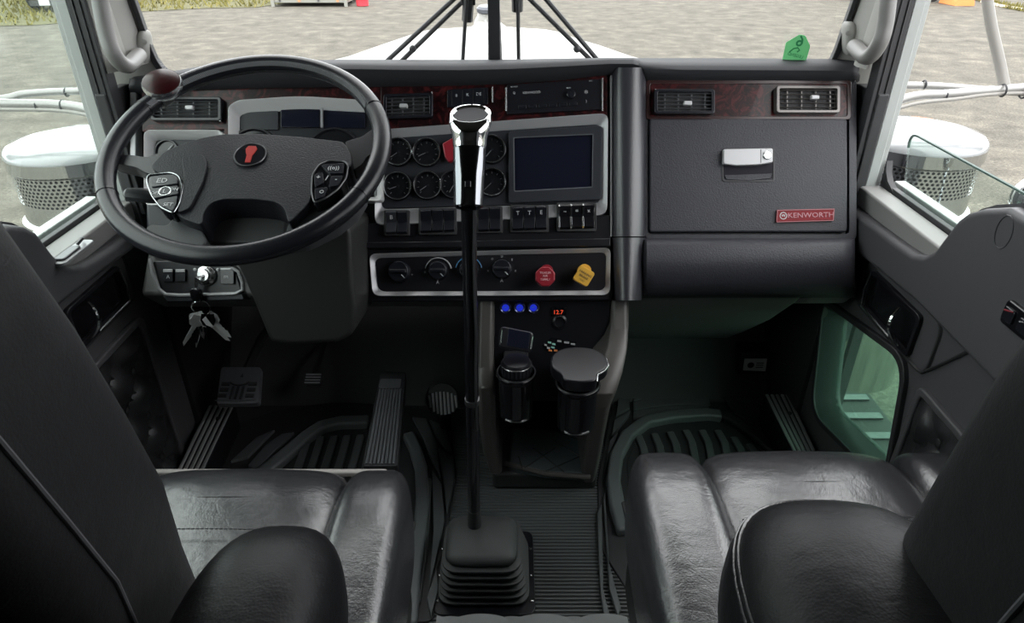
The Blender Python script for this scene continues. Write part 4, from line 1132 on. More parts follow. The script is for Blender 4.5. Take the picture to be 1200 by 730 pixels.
ig = MB().lathe(IG, DF.n, [(.021, 0), (.020, .006), (.014, .010), (.014, .016), (.011, .018), (.002, .018)], 24).build('ignition_lock', 'dull_chrome', DASH, label='chrome ignition lock', bevel=.0006)
for a in (150, 90, 30): 
    e = DF.u*cos(radians(a)) + DF.v*sin(radians(a)); MB().lathe(IG + e*.026, DF.n, [(.003, 0), (.003, .003), (.001, .004)], 8).build('lock_mark', 'white_mark', ig)

# keys hanging from the ignition
t = thing('key_bunch', 'bunch of metal keys hanging from the ignition lock', 'keys', tuple(IG + Vector((0, -.03, -.11))))
k0 = IG + DF.n*.018
mb = MB(); mb.tube([k0, k0 + DF.n*.016 + Vector((-.006, 0, -.006)), k0 + DF.n*.018 + Vector((-.012, 0, -.03))], .0045, 8, flat=.5); mb.build('ignition_key', 'dull_chrome', t)
hc = k0 + DF.n*.018 + Vector((-.012, -.002, -.042))
mb = MB(); mb.sell(hc, (.012, .005, .015), .6, .6, 18, 10); mb.build('key_head', 'gloss_black', t)
rc = hc + Vector((.002, -.002, -.030))
mb = MB(); mb.tube([rc + Vector((.018*cos(a*pi/12), .004*sin(a*pi/6), .018*sin(a*pi/12))) for a in range(24)], .0014, 6, closed=True); mb.build('key_ring', 'chrome', t)
rk = random.Random(5)
for i in range(7):
    a = radians(-150 + 20*i + rk.uniform(-8, 8)); top = rc + Vector((.016*cos(a), rk.uniform(-.008, .004), .016*sin(a)))
    tilt_ = rk.uniform(-.5, .5) + (i - 3)*.10; dirv = Vector((sin(tilt_), rk.uniform(-.25, .1), -cos(tilt_))).normalized(); sd = Vector((cos(tilt_ + rk.uniform(-.8, .8)), rk.uniform(-.6, .6), sin(tilt_))).normalized()
    sd = (sd - dirv*sd.dot(dirv)).normalized(); fk_ = Fr(top, sd, dirv, sd.cross(dirv))
    L_ = rk.uniform(.030, .046)
    L_ *= 1.25
    pl = [(a_*1.3, b_*1.3) for a_, b_ in [(-.009, 0), (.009, 0), (.011, .010), (.008, .018), (.0035, .020), (.0035, .026), (.0025, .028), (.0035, .031), (.0022, .034), (.0035, .038), (0, L_ + .006), (-.0035, L_), (-.0035, .020), (-.008, .018), (-.011, .010)]]
    MB().prism(fk_, pl, -.0009, .0009).build('key', ('chrome', 'silver_bright', 'silver_bright')[i % 3], t)

# steering column shroud
SF = Fr(atD(345, 335, 1.20), RT, Vector((0, .25, .97)), None)
SF.n = Vector((0, -.97, .25))
t = thing('steering_column', 'dark grey steering column shroud under the wheel', 'steering column', tuple(atD(360, 405, 1.25)))
shp = [(262, 282), (284, 325), (300, 362), (316, 402), (345, 405), (396, 402), (414, 392), (417, 360), (413, 320), (411, 268), (380, 255), (290, 258)]
mb = MB(); mb.prism(SF, SF.hits(rpoly(shp, 6, 3), 0), -.22, 0, [(a*.93, b) for a, b in SF.hits(rpoly(shp, 6, 3), 0)])
mb.build('shroud', 'column_grey', t, bevel=.022, seg=4)

# ------------------------------------------------------------------ steering wheel
AL = radians(63.2)
WN = Vector((0, -cos(AL), sin(AL)))
WO = atD(289.4, 175.2, 1.079)
WF = Fr(WO, (1, 0, 0), Vector((0, sin(AL), cos(AL))), WN)
mb = MB(); mb.tube([WO - WN*.05, WO - WN*.30], .045, 20); mb.build('column_tube', 'matt_black', t)
mb = MB(); mb.lathe(WO - WN*.045, -WN, [(.055, 0), (.062, .01), (.062, .07), (.05, .09)], 28); mb.build('column_collar', 'smooth_black', t)
for s_, nme in ((-1, 'stalk'),):
    b0 = WO - WN*.075
    p1 = WF.w(*WF.hit(188, 231, -.06), -.06); p2 = WF.w(*WF.hit(146, 227, -.05), -.05)
    mb = MB(); mb.tube([b0, p1], .008, 10); mb.build('stalk_arm', 'smooth_black', t)
    mb = MB(); mb.tube([p1, p1.lerp(p2, .15), p1.lerp(p2, .5), p1.lerp(p2, .92), p2], [.008, .0135, .0145, .012, .007], 10, flat=.8); mb.build('stalk', 'spoke_grey', t)

SW = thing('steering_wheel', 'black leather truck steering wheel with four spokes and button pods', 'steering wheel', tuple(WO))
RO, RR = .2128, .0150
rim = [WF.w(RO*cos(2*pi*k/96), RO*sin(2*pi*k/96)) for k in range(96)]
MB().tube(rim, RR, 18, closed=True).build('rim', 'wheel_leather', SW)
# seams across the rim and lacing on its inner side
for a in (27, 153, 207, 333):
    c = WF.w(RO*cos(radians(a)), RO*sin(radians(a))); tdir = WF.w(-sin(radians(a)), cos(radians(a))) - WF.o; rad_ = WF.w(cos(radians(a)), sin(radians(a))) - WF.o
    MB().tube([c + rad_*(RR + .0002)*cos(k*pi/10) + WN*(RR + .0002)*sin(k*pi/10) for k in range(20)], .0009, 6, closed=True).build('rim_seam', 'gloss_black', SW)
mb = MB()
for k in range(150):
    a = radians(28 + 124*k/149); rad_ = WF.u*cos(a) + WF.v*sin(a); tg = -WF.u*sin(a) + WF.v*cos(a)
    c = WO + rad_*(RO - RR*.80) + WN*(RR*.66)
    mb.tube([c - tg*.0014 - WN*.0034 - rad_*.0022, c + tg*.0014 + WN*.0034 + rad_*.0022], .0010, 4)
o_ = mb.build('lacing', 'thread', SW, kind='stuff')
HS = -.012            # spokes lie below the rim plane
def wprism(name, pts, h0, h1, m, parent=SW, r=0, bevel=0, n=4, seg=2, shrink=None, **kw):
    q = WF.hits(rpoly(pts, r, n) if r else pts, h1)
    return MB().prism(WF, q, h0, h1).build(name, m, parent, bevel=bevel, seg=seg, **kw)
# upper spokes
wprism('spoke', [(126, 184), (150, 181), (172, 184), (200, 174), (202, 205), (172, 203), (160, 196), (131, 190)], -.030, -.008, 'wheel_leather', r=4, bevel=.006, seg=3)
wprism('spoke', [(404, 166), (424, 160), (438, 150), (446, 152), (446, 182), (437, 180), (430, 183), (425, 192), (414, 200)], -.030, -.008, 'wheel_leather', r=4, bevel=.006, seg=3)
# lower spokes sweeping into the rim
wprism('spoke', [(206, 250), (233, 262), (243, 283), (232, 292), (196, 286), (168, 270), (176, 262), (196, 264)], -.034, -.014, 'spoke_grey', r=5, bevel=.005, seg=3)
wprism('spoke', [(338, 262), (345, 252), (362, 243), (392, 240), (420, 222), (430, 228), (418, 248), (396, 266), (360, 284), (328, 290), (334, 276)], -.034, -.014, 'spoke_grey', r=5, bevel=.005, seg=3)
# centre pad
hub = [(176, 196), (190, 179), (214, 168), (238, 161), (262, 157), (300, 156.5), (350, 160), (403, 166), (411, 180), (413, 196), (388, 196), (366, 214), (364, 236), (350, 250), (338, 262), (333, 243), (322, 236), (298, 233), (262, 233), (246, 238), (238, 250), (237, 264), (214, 256), (206, 250), (200, 240), (190, 205)]
MB().prism(WF, WF.hits(rpoly(hub, 6, 3), .004), -.040, .004).build('hub_pad', 'wheel_pad', SW, bevel=.009, seg=4, label='textured black centre pad')
# raised side flutes of the pad
wprism('pad_flute', [(212, 183), (238, 180), (243, 192), (238, 212), (222, 244), (207, 250), (212, 230), (216, 205)], -.01, .0085, 'wheel_pad', r=6, bevel=.006, seg=3)
# dark recess under the pad
wprism('hub_recess', [(236, 262), (240, 244), (252, 235), (300, 232), (328, 237), (336, 252), (334, 278), (300, 284), (262, 284), (240, 280)], -.060, -.040, 'matt_black', r=6, bevel=.004)
# emblem
ec = WF.hit(293, 181, .006); eo = WF.w(*ec, .004)
em = MB().prism(WF, circ(ec[0], ec[1], .0245, 32, .0245), .0, .0062).build('emblem', 'gloss_black', SW, bevel=.0015, label='round black emblem with red mark')
MB().tube([WF.w(ec[0] + .0245*cos(a*pi/18), ec[1] + .0245*sin(a*pi/18), .006) for a in range(36)], .0011, 6, closed=True).build('emblem_ring', 'dark_metal', em)
sh = [(-.35, .85), (.35, .85), (.55, .55), (.45, .2), (.28, -.1), (.25, -.85), (-.25, -.85), (-.28, -.1), (-.45, .2), (-.55, .55)]
MB().prism(WF, [(ec[0] + a*.0165, ec[1] + b*.021) for a, b in sh], .006, .0072).build('emblem_mark', 'red_emblem', em, bevel=.0003)
# button pods
pl = [(173, 205), (200, 202), (210, 206), (214, 220), (210, 238), (203, 250), (188, 243), (178, 230), (172, 215)]
pod = wprism('button_pod', pl, -.02, .008, 'gloss_black', r=4, bevel=.002, label='left steering wheel button pod')
Pl = [WF.w(a, b, .009) for a, b in WF.hits(rpoly(pl, 4, 4), .009)]; MB().tube(Pl, .0013, 8, closed=True).build('pod_rim', 'pod_chrome', pod)
for pts in ([(176, 207), (200, 204), (207, 208), (208, 215), (177, 219)], [(176, 221), (208, 217), (209, 227), (180, 232)], [(184, 234), (208, 229), (206, 240), (202, 247), (190, 241)]):
    wprism('pod_button', pts, .006, .012, 'switch_black', pod, r=2, bevel=.0012)
po = WF.w(*WF.hit(193, 224, .012), .012); MB().tube([po + (WF.u*cos(a*pi/10) + WF.v*sin(a*pi/10))*.0085 for a in range(20)], .0008, 6, closed=True).build('pod_dial', 'dull_chrome', pod)
for s_, x, y, sz in (('ED', 190, 212, .013), ('OFF', 182, 226.5, .008), ('ON', 204, 222, .008), ('SET', 197, 240, .009), ('L', 193, 224, .011)): text(s_, WF, *WF.hit(x, y, .012), sz, .0125, 'white_mark', pod, 'button_mark')
pr = [(386, 188), (404, 189), (408, 193), (406, 208), (396, 222), (382, 232), (368, 238), (365, 226), (366, 205), (374, 193)]
pod = wprism('button_pod', pr, -.02, .008, 'gloss_black', r=4, bevel=.002, label='right steering wheel button pod')
Pr = [WF.w(a, b, .009) for a, b in WF.hits(rpoly(pr, 4, 4), .009)]; MB().tube(Pr, .0013, 8, closed=True).build('pod_rim', 'dark_metal', pod)
for pts in ([(376, 193), (403, 191), (402, 203), (386, 203)], [(368, 204), (378, 202), (380, 214), (369, 219)], [(388, 206), (402, 206), (396, 217), (385, 219)], [(369, 221), (384, 219), (380, 230), (369, 234)]):
    wprism('pod_button', pts, .006, .012, 'switch_black', pod, r=2, bevel=.0012)
for s_, x, y, sz in (('((o))', 391, 197, .010), ('+', 373, 208, .012), ('-', 394, 210, .012), ('O', 377, 225, .009), ('/', 383, 209, .014)): text(s_, WF, *WF.hit(x, y, .012), sz, .0125, 'white_mark', pod, 'button_mark')
lv = MB(); P1 = WF.w(*WF.hit(395, 222, -.05), -.05); P2 = WF.w(*WF.hit(428, 196, -.045), -.045); lv.tube([P1, P2], [.012, .009], 10); lvo = lv.build('shift_stalk', 'smooth_black', t)
text('ST + MAN', WF, *WF.hit(418, 205, -.034), .010, -.033, 'white_mark', lvo, 'stalk_marks', rot=radians(45))
# spinner knob clamped to the rim
kc = WF.w(*WF.hit(190, 98, .075), .075)
ka = Vector((.12, -.50, .86)).normalized()
ra = radians(143); rimp = WF.w(RO*cos(ra), RO*sin(ra))
kn = MB().lathe(kc - ka*.018, ka, [(.012, 0), (.022, .003), (.0285, .012), (.0295, .018), (.0280, .0225)], 32).build('spinner_knob', 'dull_chrome', SW, label='chrome spinner knob with dark red top')
MB().lathe(kc - ka*.018, ka, [(.0272, .0205), (.0272, .0230), (.020, .0262), (.010, .028), (.001, .0284)], 32).build('knob_top', 'knob_wood', kn)
MB().tube([kc - ka*.016, rimp + WN*.02], .007, 12).build('knob_post', 'dull_chrome', kn)
tg = -WF.u*sin(ra) + WF.v*cos(ra)
MB().tube([rimp - tg*.010, rimp + tg*.010], RR + .003, 18).build('knob_clamp', 'dark_metal', kn, bevel=.001)
# ================================================================== seats
def back_sections(zs, xin, xout, yf, th, r, s_):
    secs = []
    for z, a, b, y, t_ in zip(zs, xin, xout, yf, th):
        pts = rpoly([(a, y), (b, y), (b, y - t_), (a, y - t_)], r, 6)
        secs.append([Vector((x, yy, z)) for x, yy in pts])
    return secs
def seat(name, lab, s_, xi, xb, xo, xe, y0, y1, zt, back, arm, light_edge):
    """xi..xb inner bolster, xb..xo panel, xo..xe outer bolster (signed x); y0..y1 depth; zt cushion height"""
    xc = (xi + xe)/2
    t = thing(name, lab, 'seat', (xc, (y0 + y1)/2, 0), 'cab seats')
    w = abs(xe - xi)
    yc = (y0 + y1)/2; hy = (y1 - y0)/2
    # pedestal and frame
    mb = MB(); mb.prism(Fr((xc, yc - .02, 0), (1, 0, 0), (0, 1, 0)), rrect(0, 0, w*.62, hy*1.5, .03), 0, .17); mb.build('pedestal', 'matt_black', t, bevel=.01)
    mb = MB(); mb.sell((xc, yc, .265), (w/2 - .012, hy - .012, .115), .25, .22, 56, 16); mb.build('cushion_skirt', 'back_leather', t)
    # centre panel, crowned with a soft front roll
    hp = abs(xo - xb)/2 + .012; cp_ = (xo + xb)/2
    def dfm(q):
        k = max(0, -q.y/hy - .2); return Vector((q.x, q.y, q.z - (.030*(q.y/hy)**4 if q.y > 0 and q.z > 0 else 0) - .012*k + .010*(1 - (q.x/hp)**2)*(1 if q.z > 0 else 0)))
    mb = MB(); mb.sell((cp_, yc, zt - .075), (hp, hy, .070), .30, .26, 64, 24, deform=dfm); mb.build('seat_panel', 'seat_leather', t)
    for a, b, nme in ((xi, xb, 'inner_bolster'), (xo, xe, 'outer_bolster')):
        hw = abs(b - a)/2 + .008; c = (a + b)/2
        def dfb(q, hw=hw, a=a, b=b):
            f = max(0, q.y/hy)
            taper = 1 - .30*f**3
            # inner seam line curves outwards towards the front corner
            side = 1 if (b > a) == (nme == 'inner_bolster') else -1
            return Vector((q.x*taper, q.y, q.z - .018*f**6 + .004))
        mb = MB(); mb.sell((c, yc, zt - .085), (hw, hy + .004, .088), .55, .36, 48, 24, deform=dfb); mb.build(nme, 'seat_leather', t)
    # stitched cross seam and piping
    ys = y0 + (y1 - y0)*.62
    mb = MB()
    n_ = 46; x0_, x1_ = min(xb, xo) + .01, max(xb, xo) - .01
    for k in range(n_):
        x = x0_ + (x1_ - x0_)*k/(n_ - 1)
        mb.tube([(x - .0022, ys, zt + .0062 + .010*(1 - ((x - cp_)/hp)**2) - .0035), (x + .0022, ys, zt + .0062 + .010*(1 - ((x - cp_)/hp)**2) - .0035)], .0012, 4)
    mb.build('cross_stitch', 'thread_dark', t, kind='stuff')
    xs_ = xi - s_*.0  # piping along the inner edge
    pp = [(xi + s_*.016 + (s_*.012 if k == 0 else 0), y1 - .012 - (y1 - y0 - .03)*k/10, zt - .034 - (.020 if k == 0 else 0)) for k in range(11)]
    mb = MB(); mb.tube(pp, .0042, 8); mb.build('piping', 'seat_leather', t)
    pp = [(xi + s_*.006, y1 - .03 - (y1 - y0 - .05)*k/10, zt - .125 + .02*sin(pi*k/10)) for k in range(11)]
    mb = MB(); mb.tube(pp, .0038, 8); mb.build('piping', 'back_leather', t)
    if light_edge:
        mb = MB(); mb.box((xc - .008, y1 + .002, zt - .052), (w - .075, .010, .010)); mb.build('front_edge', 'edge_cloth', t, bevel=.003)
    zs, a, b, yf, th = back
    mb = MB(); mb.loft(back_sections(zs, a, b, yf, th, .055, s_)); bk = mb.build('backrest', 'back_leather', t, ang=70)
    # seam down the inner side of the backrest
    mb = MB(); mb.tube([(x - s_*.0005, y - .125, z) for z, x, y in zip(zs, a, yf)], .0022, 8); mb.build('back_piping', 'thread_dark', bk)
    ac, ah, aseam = arm
    mb = MB(); mb.sell(ac, ah, .75, .70, 40, 24, deform=lambda q: Vector((q.x, q.y, q.z*(1 - .12*q.y/ah[1])))); ar = mb.build('armrest', 'arm_leather', t, label='padded black leather armrest')
    if aseam:
        sp_ = lambda a, e: (abs(a)**e)*(1 if a >= 0 else -1)
        def on_arm(ph, th, g=1.0):
            q = Vector((ah[0]*sp_(cos(ph), .75)*sp_(cos(th), .70), ah[1]*sp_(cos(ph), .75)*sp_(sin(th), .70), ah[2]*sp_(sin(ph), .75)))*g
            return Vector(ac) + Vector((q.x, q.y, q.z*(1 - .12*q.y/ah[1])))
        for ph_ in (.34, .42):
            mb = MB(); mb.tube([on_arm(ph_, radians(60 + 190*k/24), 1.002) for k in range(25)], .0016, 8); mb.build('armrest_seam', 'seat_leather', ar)
    return t
mat('thread_dark', (.07, .07, .075), .7)
mat('edge_cloth', (.30, .28, .27), .8)
BZ = (.40, .50, .60, .70, .80, .90, 1.0, 1.1, 1.18, 1.22)
seat('driver_seat', 'black leather driver seat behind the steering wheel', -1, -.146, -.245, -.535, -.64, .34, .780, .465,
     (BZ, [-.325]*3 + [-.31, -.30, -.295, -.295, -.305, -.335, -.39], [-.70]*7 + [-.69, -.66, -.60], [.50, .505, .50, .482, .452, .425, .395, .365, .34, .31], [.18]*8 + [.15, .10]),
     ((-.218, .325, .60), (.070, .155, .085), False), True)
seat('passenger_seat', 'black leather passenger seat beside the right door', 1, .172, .292, .572, .70, .33, .820, .466,
     (BZ, [.33, .325, .315, .305, .298, .294, .295, .305, .33, .38], [.70]*7 + [.69, .66, .60], [.42, .43, .425, .405, .386, .368, .345, .32, .30, .28], [.18]*8 + [.15, .10]),
     ((.285, .305, .625), (.106, .175, .105), True), False)

# ================================================================== centre console
CON = thing('centre_console', 'black centre console with cup holders below the climate panel', 'console', (.08, 1.3, 0))
def con_wall(path, hw, m, yb=1.62):
    secs = []
    for x, y, d, k in path:
        p = atD(x, y, d); w = hw*k
        secs.append([Vector((p.x - w, p.y + .008, p.z)), Vector((p.x - w*.6, p.y, p.z)), Vector((p.x + w*.6, p.y, p.z)), Vector((p.x + w, p.y + .008, p.z)), Vector((p.x + w, yb, p.z + .02)), Vector((p.x - w, yb, p.z + .02))])
    return MB().loft(secs).build('side_wall', m, CON, bevel=.004, ang=40)
con_wall([(727, 350, 1.37, 1), (727, 385, 1.365, 1), (724, 412, 1.34, 1.1), (716, 440, 1.315, 1.3), (708, 462, 1.31, 1.35), (703, 478, 1.335, 1.2), (699, 510, 1.40, 1), (694, 540, 1.47, 1), (689, 566, 1.555, .9)], .0185, 'console_grey')
con_wall([(570, 350, 1.37, 1), (569, 390, 1.37, 1), (568, 430, 1.37, 1), (569, 455, 1.36, 1.1), (571, 500, 1.42, 1), (575, 530, 1.48, 1), (581, 556, 1.53, .8)], .0175, 'console_grey')
CF = Fr(atD(640, 380, 1.385), RT, Vector((0, .30, .95)), None); CF.n = Vector((0, -.95, .30)).normalized()
MB().prism(CF, CF.hits(rpoly([(578, 346), (716, 346), (714, 402), (696, 470), (580, 470)], 2, 2)), -.04, 0).build('upper_face', 'smooth_black', CON, bevel=.004)
mb = MB(); mb.box((.07, 1.50, .22), (.26, .02, .44)); mb.build('back_panel', 'carpet_black', CON)
mb = MB(); mb.box((.075, 1.33, .03), (.24, .34, .05)); mb.build('tray_base', 'matt_black', CON, bevel=.01)
# quilted tray
tray = [atZ(x, y, .075) for x, y in ((596, 544), (640, 552), (690, 555), (690, 520), (668, 505), (600, 500))]
tp = [(p.x, p.y) for p in tray]
mb = MB(); mb.prism(Fr((0, 0, .05), (1, 0, 0), (0, 1, 0), (0, 0, 1)), tp, 0, .025); tr = mb.build('tray_pad', 'tray_leather', CON, bevel=.006, label='quilted grey tray pad')
for a, b in (((612, 548), (608, 535)), ((661, 553), (625, 525)), ((690, 540), (648, 516)), ((690, 518), (655, 508)), ((615, 548), (650, 525)), ((640, 552), (690, 530))):
    mb = MB(); mb.tube([atZ(*a, .0755), atZ(*b, .0755)], .0016, 6); mb.build('quilt_seam', 'matt_black', tr)
mb = MB(); mb.tube([atZ(x, y, .07) for x, y in ((592, 543), (640, 555), (692, 559))], .006, 8); mb.build('tray_lip', 'console_grey', CON)
mat('push_ring', (.10, .11, .20), .2, metal=.8)
# three blue lit push switches
for x in (592.5, 609, 625):
    c = CF.w(*CF.hit(x, 360, 0), 0); r = .0118
    b = MB().lathe(c, CF.n, [(r, 0), (r, .006), (r*.90, .0072), (r*.82, .0062), (r*.60, .0055)], 24).build('push_switch', 'push_ring', CON, label='blue lit push switch')
    MB().lathe(c, CF.n, [(r*.62, .003), (r*.60, .0062), (.001, .0068)], 24).build('switch_lens', 'blue_glow', b)
    MB().tube([c + CF.n*.0072 - CF.u*.004, c + CF.n*.0072 + CF.u*.003 + CF.v*.003], .0008, 6).build('switch_mark', 'blue_mark', b)
vo = MB().prism(CF, CF.hits(rpoly([(646, 360), (664, 360), (664, 370), (646, 370)], 1.5, 3), .004), 0, .004).build('volt_display', 'gloss_black', CON, bevel=.001, label='small red digital voltmeter')
text('12.7', CF, *CF.hit(654, 366, .004), .012, .0045, 'red_glow', vo, 'digits')
c = CF.w(*CF.hit(656, 377, 0), 0); MB().lathe(c, CF.n, [(.015, 0), (.015, .004), (.011, .006), (.010, .002), (.001, .001)], 24).build('power_socket', 'smooth_black', CON)
MB().tube([c + CF.n*.006 + (CF.u*cos(a*pi/10) + CF.v*sin(a*pi/10))*.0125 for a in range(3, 9)], .0008, 6).build('socket_glint', 'dull_chrome', CON)
# printed plate with little coloured marks
pq = [(636, 404), (646, 396), (676, 401), (668, 412), (640, 411)]
pl_ = MB().prism(CF, CF.hits(pq, .002), 0, .002).build('shift_plate', 'gloss_black', CON, label='small printed plate with coloured marks')
pcol = ['white_mark', 'decal', 'decal', 'white_mark', 'decal', 'orange_paint', 'orange_paint', 'white_mark', 'white_mark', 'white_mark']
for k, (x, y, w_) in enumerate(((638, 403, 3), (642, 400, 4), (647, 402, 4), (641, 406.5, 3.5), (646, 406, 4), (643, 409.5, 4), (649, 409.5, 4.5), (653, 398.5, 5), (661, 400, 6), (669, 402, 5))):
    MB().prism(CF, CF.hits([(x, y), (x + w_, y + .6), (x + w_, y + 2.6), (x, y + 2)], .003), .001, .003).build('plate_mark', pcol[k], pl_)
# cup holders
def cup_holder(x, y, d, r):
    c = atD(x, y, d)
    ch = MB().lathe(c, (0, 0, 1), [(r*.94, -.10), (r, -.012), (r*1.12, -.006), (r*1.12, .0), (r*1.0, .002), (r*.92, -.004), (r*.80, -.095), (.002, -.096)], 28).build('cup_holder', 'gloss_black', CON, bevel=.001)
    MB().tube([c + Vector((r*1.06*cos(a*pi/14), r*1.06*sin(a*pi/14), .0015)) for a in range(28)], .0016, 6, closed=True).build('holder_rim', 'dark_metal', ch)
    mb = MB(); mb.box(c + Vector((0, r + .03, -.03)), (.05, .07, .03)); mb.build('holder_bracket', 'matt_black', ch, bevel=.004)
    MB().tube([c + Vector((r*.96*cos(radians(a)), r*.96*sin(radians(a)), -.095)) for a in range(230, 311, 10)], .0014, 6).build('holder_glint', 'dull_chrome', ch)
    return c
c1 = cup_holder(605, 436, 1.30, .034)
c2 = cup_holder(677, 448, 1.27, .038)
# round control in the left holder with a small device leaning on it
t = thing('grip_knob', 'ribbed black puck standing in the left cup holder', 'puck', tuple(c1 + Vector((0, 0, -.01))))
MB().lathe(c1, (0, 0, 1), [(.027, -.006), (.029, .004), (.029, .020), (.025, .027), (.010, .029), (.001, .029)], 28).build('puck_body', 'smooth_black', t)
mb = MB()
for k in range(24):
    a = 2*pi*k/24; mb.tube([c1 + Vector((.0292*cos(a), .0292*sin(a), .004)), c1 + Vector((.0285*cos(a), .0285*sin(a), .021))], .0016, 5)
mb.build('puck_ribs', 'panel_grey', t)
MB().tube([c1 + Vector((.030*cos(a*pi/12), .030*sin(a*pi/12), .0215)) for a in range(13, 24)], .0011, 6).build('puck_glint', 'dull_chrome', t)
dv = atD(605, 398, 1.275); df = Fr(dv, Vector((.97, 0, -.22)), Vector((.13, .55, .80)))
t = thing('small_device', 'small black device with rounded corners leaning above the cup holder', 'device', tuple(dv))
MB().prism(df, rrect(0, 0, .064, .040, .009, 5), -.012, .0).build('case', 'smooth_black', t, bevel=.004)
MB().prism(df, rrect(.004, .002, .042, .032, .003, 4), .0, .0012).build('device_face', 'screen_dark', t, bevel=.0005)
for s_ in (-1, 1): MB().tube([df.w(s_*.029, -.012, .001), df.w(s_*.0295, .012, .001)], .0016, 6).build('edge_glint', 'dull_chrome', t)
# lidded mug in the right holder
t = thing('lidded_mug', 'black lidded mug with wide rounded top in the right cup holder', 'mug', tuple(c2 + Vector((0, 0, -.09))))
MB().lathe(c2, (0, 0, 1), [(.024, -.09), (.030, -.08), (.034, .0), (.036, .022), (.030, .024)], 28).build('mug_body', 'gloss_black', t)
lf = Fr(c2 + Vector((0, 0, .026)), (1, 0, 0), Vector((0, 1, .12)))
lid = [(-.030, -.040), (-.033, -.022), (-.048, -.008), (-.052, .012), (-.046, .034), (-.026, .050), (.006, .054), (.034, .048), (.052, .028), (.056, .004), (.046, -.012), (.032, -.020), (.030, -.040), (.0, -.046)]
MB().prism(lf, rpoly(lid, .012, 4), -.012, .014).build('mug_lid', 'smooth_black', t, bevel=.006, seg=3)
MB().tube([lf.w(a, b, .010) for a, b in ((.030, -.040), (.033, -.022), (.046, -.012), (.055, .002), (.053, .022))], .0014, 6).build('lid_edge', 'dull_chrome', t)

# ================================================================== gear shifter
BX, BY = -.055, .935
t = thing('gear_shifter', 'tall black gear lever with chrome knob rising from a pleated rubber boot', 'gear shifter', (BX, BY, 0))
def rr_sec(cx, cy, hw, hd, z, r=.03): return [Vector((x, y, z)) for x, y in rrect(cx, cy, 2*hw, 2*hd, r, 5)]
mb = MB(); mb.prism(Fr((BX + .002, BY, 0), (1, 0, 0), (0, 1, 0), (0, 0, 1)), rrect(0, 0, .196, .205, .02), .0, .006); bp = mb.build('boot_plate', 'smooth_black', t, bevel=.002)
for sx_ in (-1, 1):
    for sy_ in (-.8, -.15, .6):
        mb = MB(); mb.lathe((BX + .002 + sx_*.092, BY + sy_*.09, .006), (0, 0, 1), [(.0035, 0), (.003, .002), (.001, .0025)], 10); mb.build('plate_screw', 'dull_chrome', bp)
secs = []; N_ = 6
for k in range(N_):
    f = k/N_; f2 = (k + .5)/N_
    cx = BX - .003*f; cy = BY - .012*f
    hw = .089 - .016*f; hd = .086 - .024*f; z = .006 + .094*f; dz = .094/N_
    secs += [rr_sec(cx, cy, hw - .004, hd - .004, z, .035), rr_sec(cx, cy, hw, hd, z + dz*.25, .035), rr_sec(cx, cy, hw, hd, z + dz*.55, .035), rr_sec(cx, cy, hw - .005, hd - .006, z + dz*.72, .033), rr_sec(cx, cy, hw - .012, hd - .013, z + dz*.80, .03)]
mb = MB(); mb.loft(secs); mb.build('boot_pleats', 'boot_rubber', t, ang=50)
TX, TY = BX - .003, BY - .012
mb = MB(); mb.loft([rr_sec(TX, TY, .066, .055, .096, .03), rr_sec(TX, TY, .069, .058, .104, .03), rr_sec(TX, TY, .067, .056, .112, .03), rr_sec(TX, TY, .055, .045, .118, .026), rr_sec(TX - .006, TY + .012, .02, .018, .122, .012)]); mb.build('boot_top', 'boot_rubber', t, ang=60)
P0 = atZ(556, 616, .118); P1 = atD(549, 244, .905); P2 = atD(551.5, 132, .905)
axs = (P1 - P0).normalized()
mb = MB(); mb.tube([P0 - axs*.02, P0 + axs*.055], [.0145, .0125], 16); mb.build('boot_collar', 'rubber', t, bevel=.001)
mb = MB(); mb.tube([P0, P0.lerp(P1, .3), P0.lerp(P1, .55), P1], [.0115, .0112, .0108, .0102], 16); mb.build('lever', 'gloss_black', t)
cl_ = P0.lerp(P1, .49)
mb = MB(); mb.tube([cl_ - axs*.006, cl_ + axs*.006], .0125, 16); mb.build('lever_ring', 'dark_metal', t, bevel=.001)
mb = MB(); pth = [P0.lerp(P1, k/10) + Vector((.0075 + .001*sin(k*2), -.010, 0)) for k in range(4, 11)]; mb.tube(pth, .0024, 6); mb.build('air_line', 'rubber', t)
ka_ = (P2 - P1).normalized(); ku = RT; kd = ka_.cross(ku).normalized()      # kd points away from the cabin rear
if kd.y < 0: kd = -kd
def ksec(f, ru, rd, slope=0.0, sq=.8, off=0.0):
    L_ = (P2 - P1).length; out = []
    for k in range(28):
        a = 2*pi*k/28
        cu = (abs(cos(a))**sq)*(1 if cos(a) >= 0 else -1); cd = (abs(sin(a))**sq)*(1 if sin(a) >= 0 else -1)
        out.append(P1 + ka_*(L_*f + slope*cd*rd + off) + ku*(ru*cu) + kd*(rd*cd))
    return out
mat('chrome_smoke', (.20, .205, .22), .12, metal=1.0)
kb = MB().loft([ksec(0, .0165, .017), ksec(.02, .0192, .0192), ksec(.30, .0205, .0205), ksec(.60, .0220, .022), ksec(.62, .0212, .0212)]).build('knob_body', 'chrome_smoke', t, ang=40, label='smoky chrome knob body')
kt = MB().loft([ksec(.62, .0215, .0215), ksec(.65, .0224, .0224), ksec(.74, .0232, .0232, .25), ksec(.84, .0262, .0255, .6, .85), ksec(.90, .0282, .0265, .75, .9), ksec(.95, .0284, .0265, .8, .9), ksec(.99, .0268, .025, .8, .9), ksec(.995, .0240, .0225, .8, .9), ksec(.965, .0222, .0205, .8, .9)]).build('knob_head', 'chrome', t, ang=40, label='flared chrome knob head')
